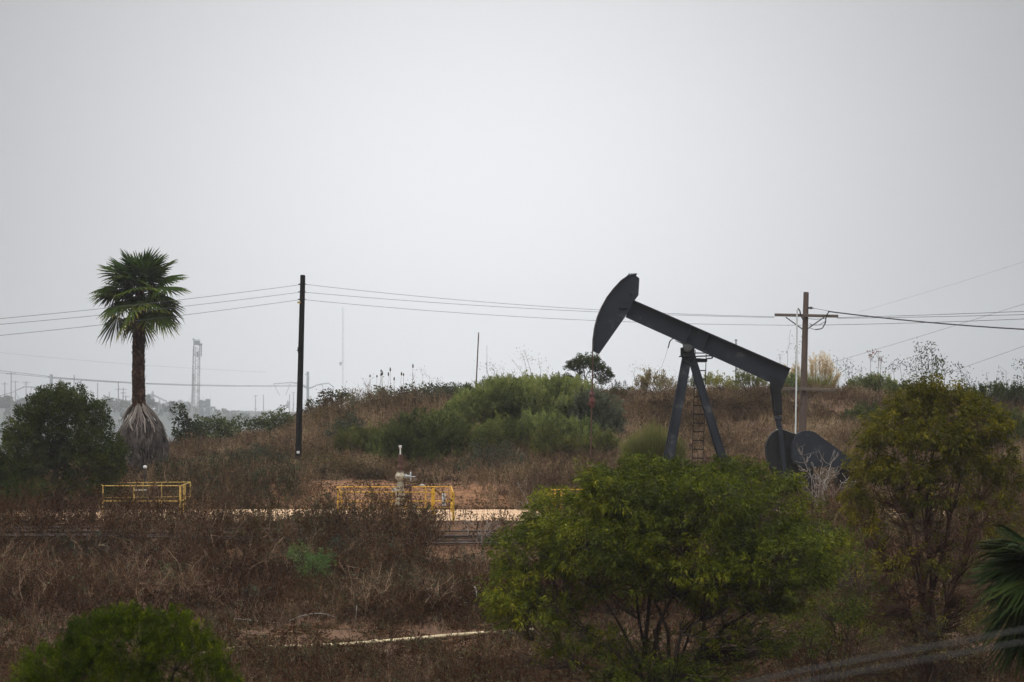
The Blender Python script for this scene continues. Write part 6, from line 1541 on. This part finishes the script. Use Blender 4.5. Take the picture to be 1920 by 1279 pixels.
# radio mast
D = 2200.0; x = X(643, D); z0 = fz(x, D); off = (x, D, z0); root = thing('radio_mast', 'very faint tall lattice mast in the haze right of the black pole', 'radio mast', off)
g = G()
for a in (0, 2 * PI / 3, 4 * PI / 3): bar(g, (x + 0.8 * math.cos(a), D + 0.8 * math.sin(a), z0), (x + 0.8 * math.cos(a), D + 0.8 * math.sin(a), Z(575, D)), 0.22)
for k in range(30):
    zc = z0 + (Z(575, D) - z0) * k / 30; zd = z0 + (Z(575, D) - z0) * (k + 1) / 30; s_ = 1 if k % 2 else -1
    bar(g, (x - 0.7 * s_, D, zc), (x + 0.7 * s_, D, zd), 0.12)
g.build('mast', M['rigsteel'], root, off)
g = G(); box(g, (x - 2.2, D, Z(682, D)), (2.0, 1.0, 3.2)); bar(g, (x - 2.2, D, Z(680, D)), (x, D, Z(680, D)), 0.3); g.build('dish', M['steel'], root, off)

# ------------------------------------------------------------------ haze
HAZE_D, HAZE_C, HAZE_G = 0.00029, (0.94, 0.965, 1.0), 0.7
m, nt, out = newmat('haze_air'); v = nt.nodes.new('ShaderNodeVolumePrincipled')
v.inputs['Color'].default_value = (*HAZE_C, 1); v.inputs['Density'].default_value = HAZE_D; v.inputs['Anisotropy'].default_value = HAZE_G
nt.links.new(v.outputs[0], out.inputs['Volume'])
g = G(); box(g, (0, 1187, 35.0), (1770, 2400, 150)); o = g.build('haze', m); tag(o, 'pale even haze filling the air over the oil field', 'haze', kind='stuff')

# ------------------------------------------------------------------ sky and sun
SUN_EL, SUN_AZ = math.radians(64), math.radians(215)     # high behind the camera, to the left, veiled by cloud
W = bpy.data.worlds.new('World'); S.world = W; W.use_nodes = True
nt = W.node_tree; nt.nodes.clear(); N = nt.nodes; Lk = nt.links
sky = N.new('ShaderNodeTexSky'); sky.sky_type = 'NISHITA'; sky.sun_disc = False
sky.sun_elevation = SUN_EL; sky.sun_rotation = SUN_AZ; sky.air_density = 1.0; sky.dust_density = 6.0; sky.ozone_density = 1.0
hs = N.new('ShaderNodeHueSaturation'); hs.inputs['Saturation'].default_value = 0.10
Lk.new(sky.outputs[0], hs.inputs['Color'])
# the cloud deck: brightest overhead, plus a glow added low ahead to imitate lens falloff
tc = N.new('ShaderNodeTexCoord')
dv = N.new('ShaderNodeVectorMath'); dv.operation = 'DISTANCE'
gd = nrm(np.array([-0.012, 1.0, 0.062])); dv.inputs[1].default_value = tuple(float(c) for c in gd)
nz = N.new('ShaderNodeVectorMath'); nz.operation = 'NORMALIZE'; Lk.new(tc.outputs['Generated'], nz.inputs[0]); Lk.new(nz.outputs[0], dv.inputs[0])
def mth(op, a, b=None):
    n = N.new('ShaderNodeMath'); n.operation = op
    for k, v in enumerate((a, b)):
        if v is None: continue
        if isinstance(v, (int, float)): n.inputs[k].default_value = v
        else: Lk.new(v, n.inputs[k])
    return n.outputs[0]
SKY_BASE, SKY_GLOW, SKY_SIG, SKY_ZEN = 1.9, 6.25, 0.205, 26.0
glow = mth('EXPONENT', mth('MULTIPLY', mth('MULTIPLY', dv.outputs['Value'], dv.outputs['Value']), -1.0 / SKY_SIG ** 2))
sx = N.new('ShaderNodeSeparateXYZ'); Lk.new(nz.outputs[0], sx.inputs[0])
zen = N.new('ShaderNodeMapRange'); zen.interpolation_type = 'SMOOTHSTEP'
zen.inputs['From Min'].default_value = 0.16; zen.inputs['From Max'].default_value = 0.95
zen.inputs['To Min'].default_value = 0.0; zen.inputs['To Max'].default_value = SKY_ZEN
Lk.new(sx.outputs['Z'], zen.inputs['Value'])
lum = mth('ADD', mth('ADD', mth('MULTIPLY', glow, SKY_GLOW), SKY_BASE), zen.outputs[0])
mixc = N.new('ShaderNodeVectorMath'); mixc.operation = 'SCALE'; mixc.inputs[0].default_value = (0.985, 0.995, 1.02)
Lk.new(lum, mixc.inputs['Scale'])
mx = N.new('ShaderNodeMix'); mx.data_type = 'RGBA'; mx.inputs[0].default_value = 0.88
Lk.new(hs.outputs[0], mx.inputs[6]); Lk.new(mixc.outputs[0], mx.inputs[7])
bg = N.new('ShaderNodeBackground'); bg.inputs['Strength'].default_value = 0.10
Lk.new(mx.outputs[2], bg.inputs['Color'])
wo = N.new('ShaderNodeOutputWorld'); Lk.new(bg.outputs[0], wo.inputs['Surface'])

sl = bpy.data.lights.new('sun', 'SUN'); sl.energy = 2.0; sl.angle = math.radians(30); sl.color = (1.0, 0.96, 0.90)
so = bpy.data.objects.new('sun', sl); COL.objects.link(so)
from mathutils import Vector
sd = Vector((math.sin(SUN_AZ) * math.cos(SUN_EL), math.cos(SUN_AZ) * math.cos(SUN_EL), math.sin(SUN_EL)))
so.rotation_euler = (-sd).to_track_quat('-Z', 'Y').to_euler(); so.location = (0, 0, 60)

# ------------------------------------------------------------------ camera and render
cd = bpy.data.cameras.new('camera'); cd.lens = 36.0 * F / 1920.0; cd.sensor_width = 36.0; cd.sensor_fit = 'HORIZONTAL'
cd.shift_y = (HOR - 639.5) / 1920.0; cd.clip_start = 0.3; cd.clip_end = 6000
cd.dof.use_dof = True; cd.dof.focus_distance = 90.0; cd.dof.aperture_fstop = 2.8
co = bpy.data.objects.new('camera', cd); COL.objects.link(co); co.location = (0, 0, 0); co.rotation_euler = (math.radians(90), 0, 0)
S.camera = co
S.view_settings.view_transform = 'Standard'; S.view_settings.look = 'None'; S.view_settings.gamma = 1; S.view_settings.exposure = 0.35
S.render.engine = 'CYCLES'
cy = S.cycles
cy.max_bounces = 6; cy.diffuse_bounces = 3; cy.glossy_bounces = 2; cy.transmission_bounces = 2; cy.transparent_max_bounces = 4; cy.volume_bounces = 1
cy.use_denoising = True
try:
    cy.denoiser = 'OPENIMAGEDENOISE'; cy.denoising_prefilter = 'ACCURATE'
except Exception:
    pass
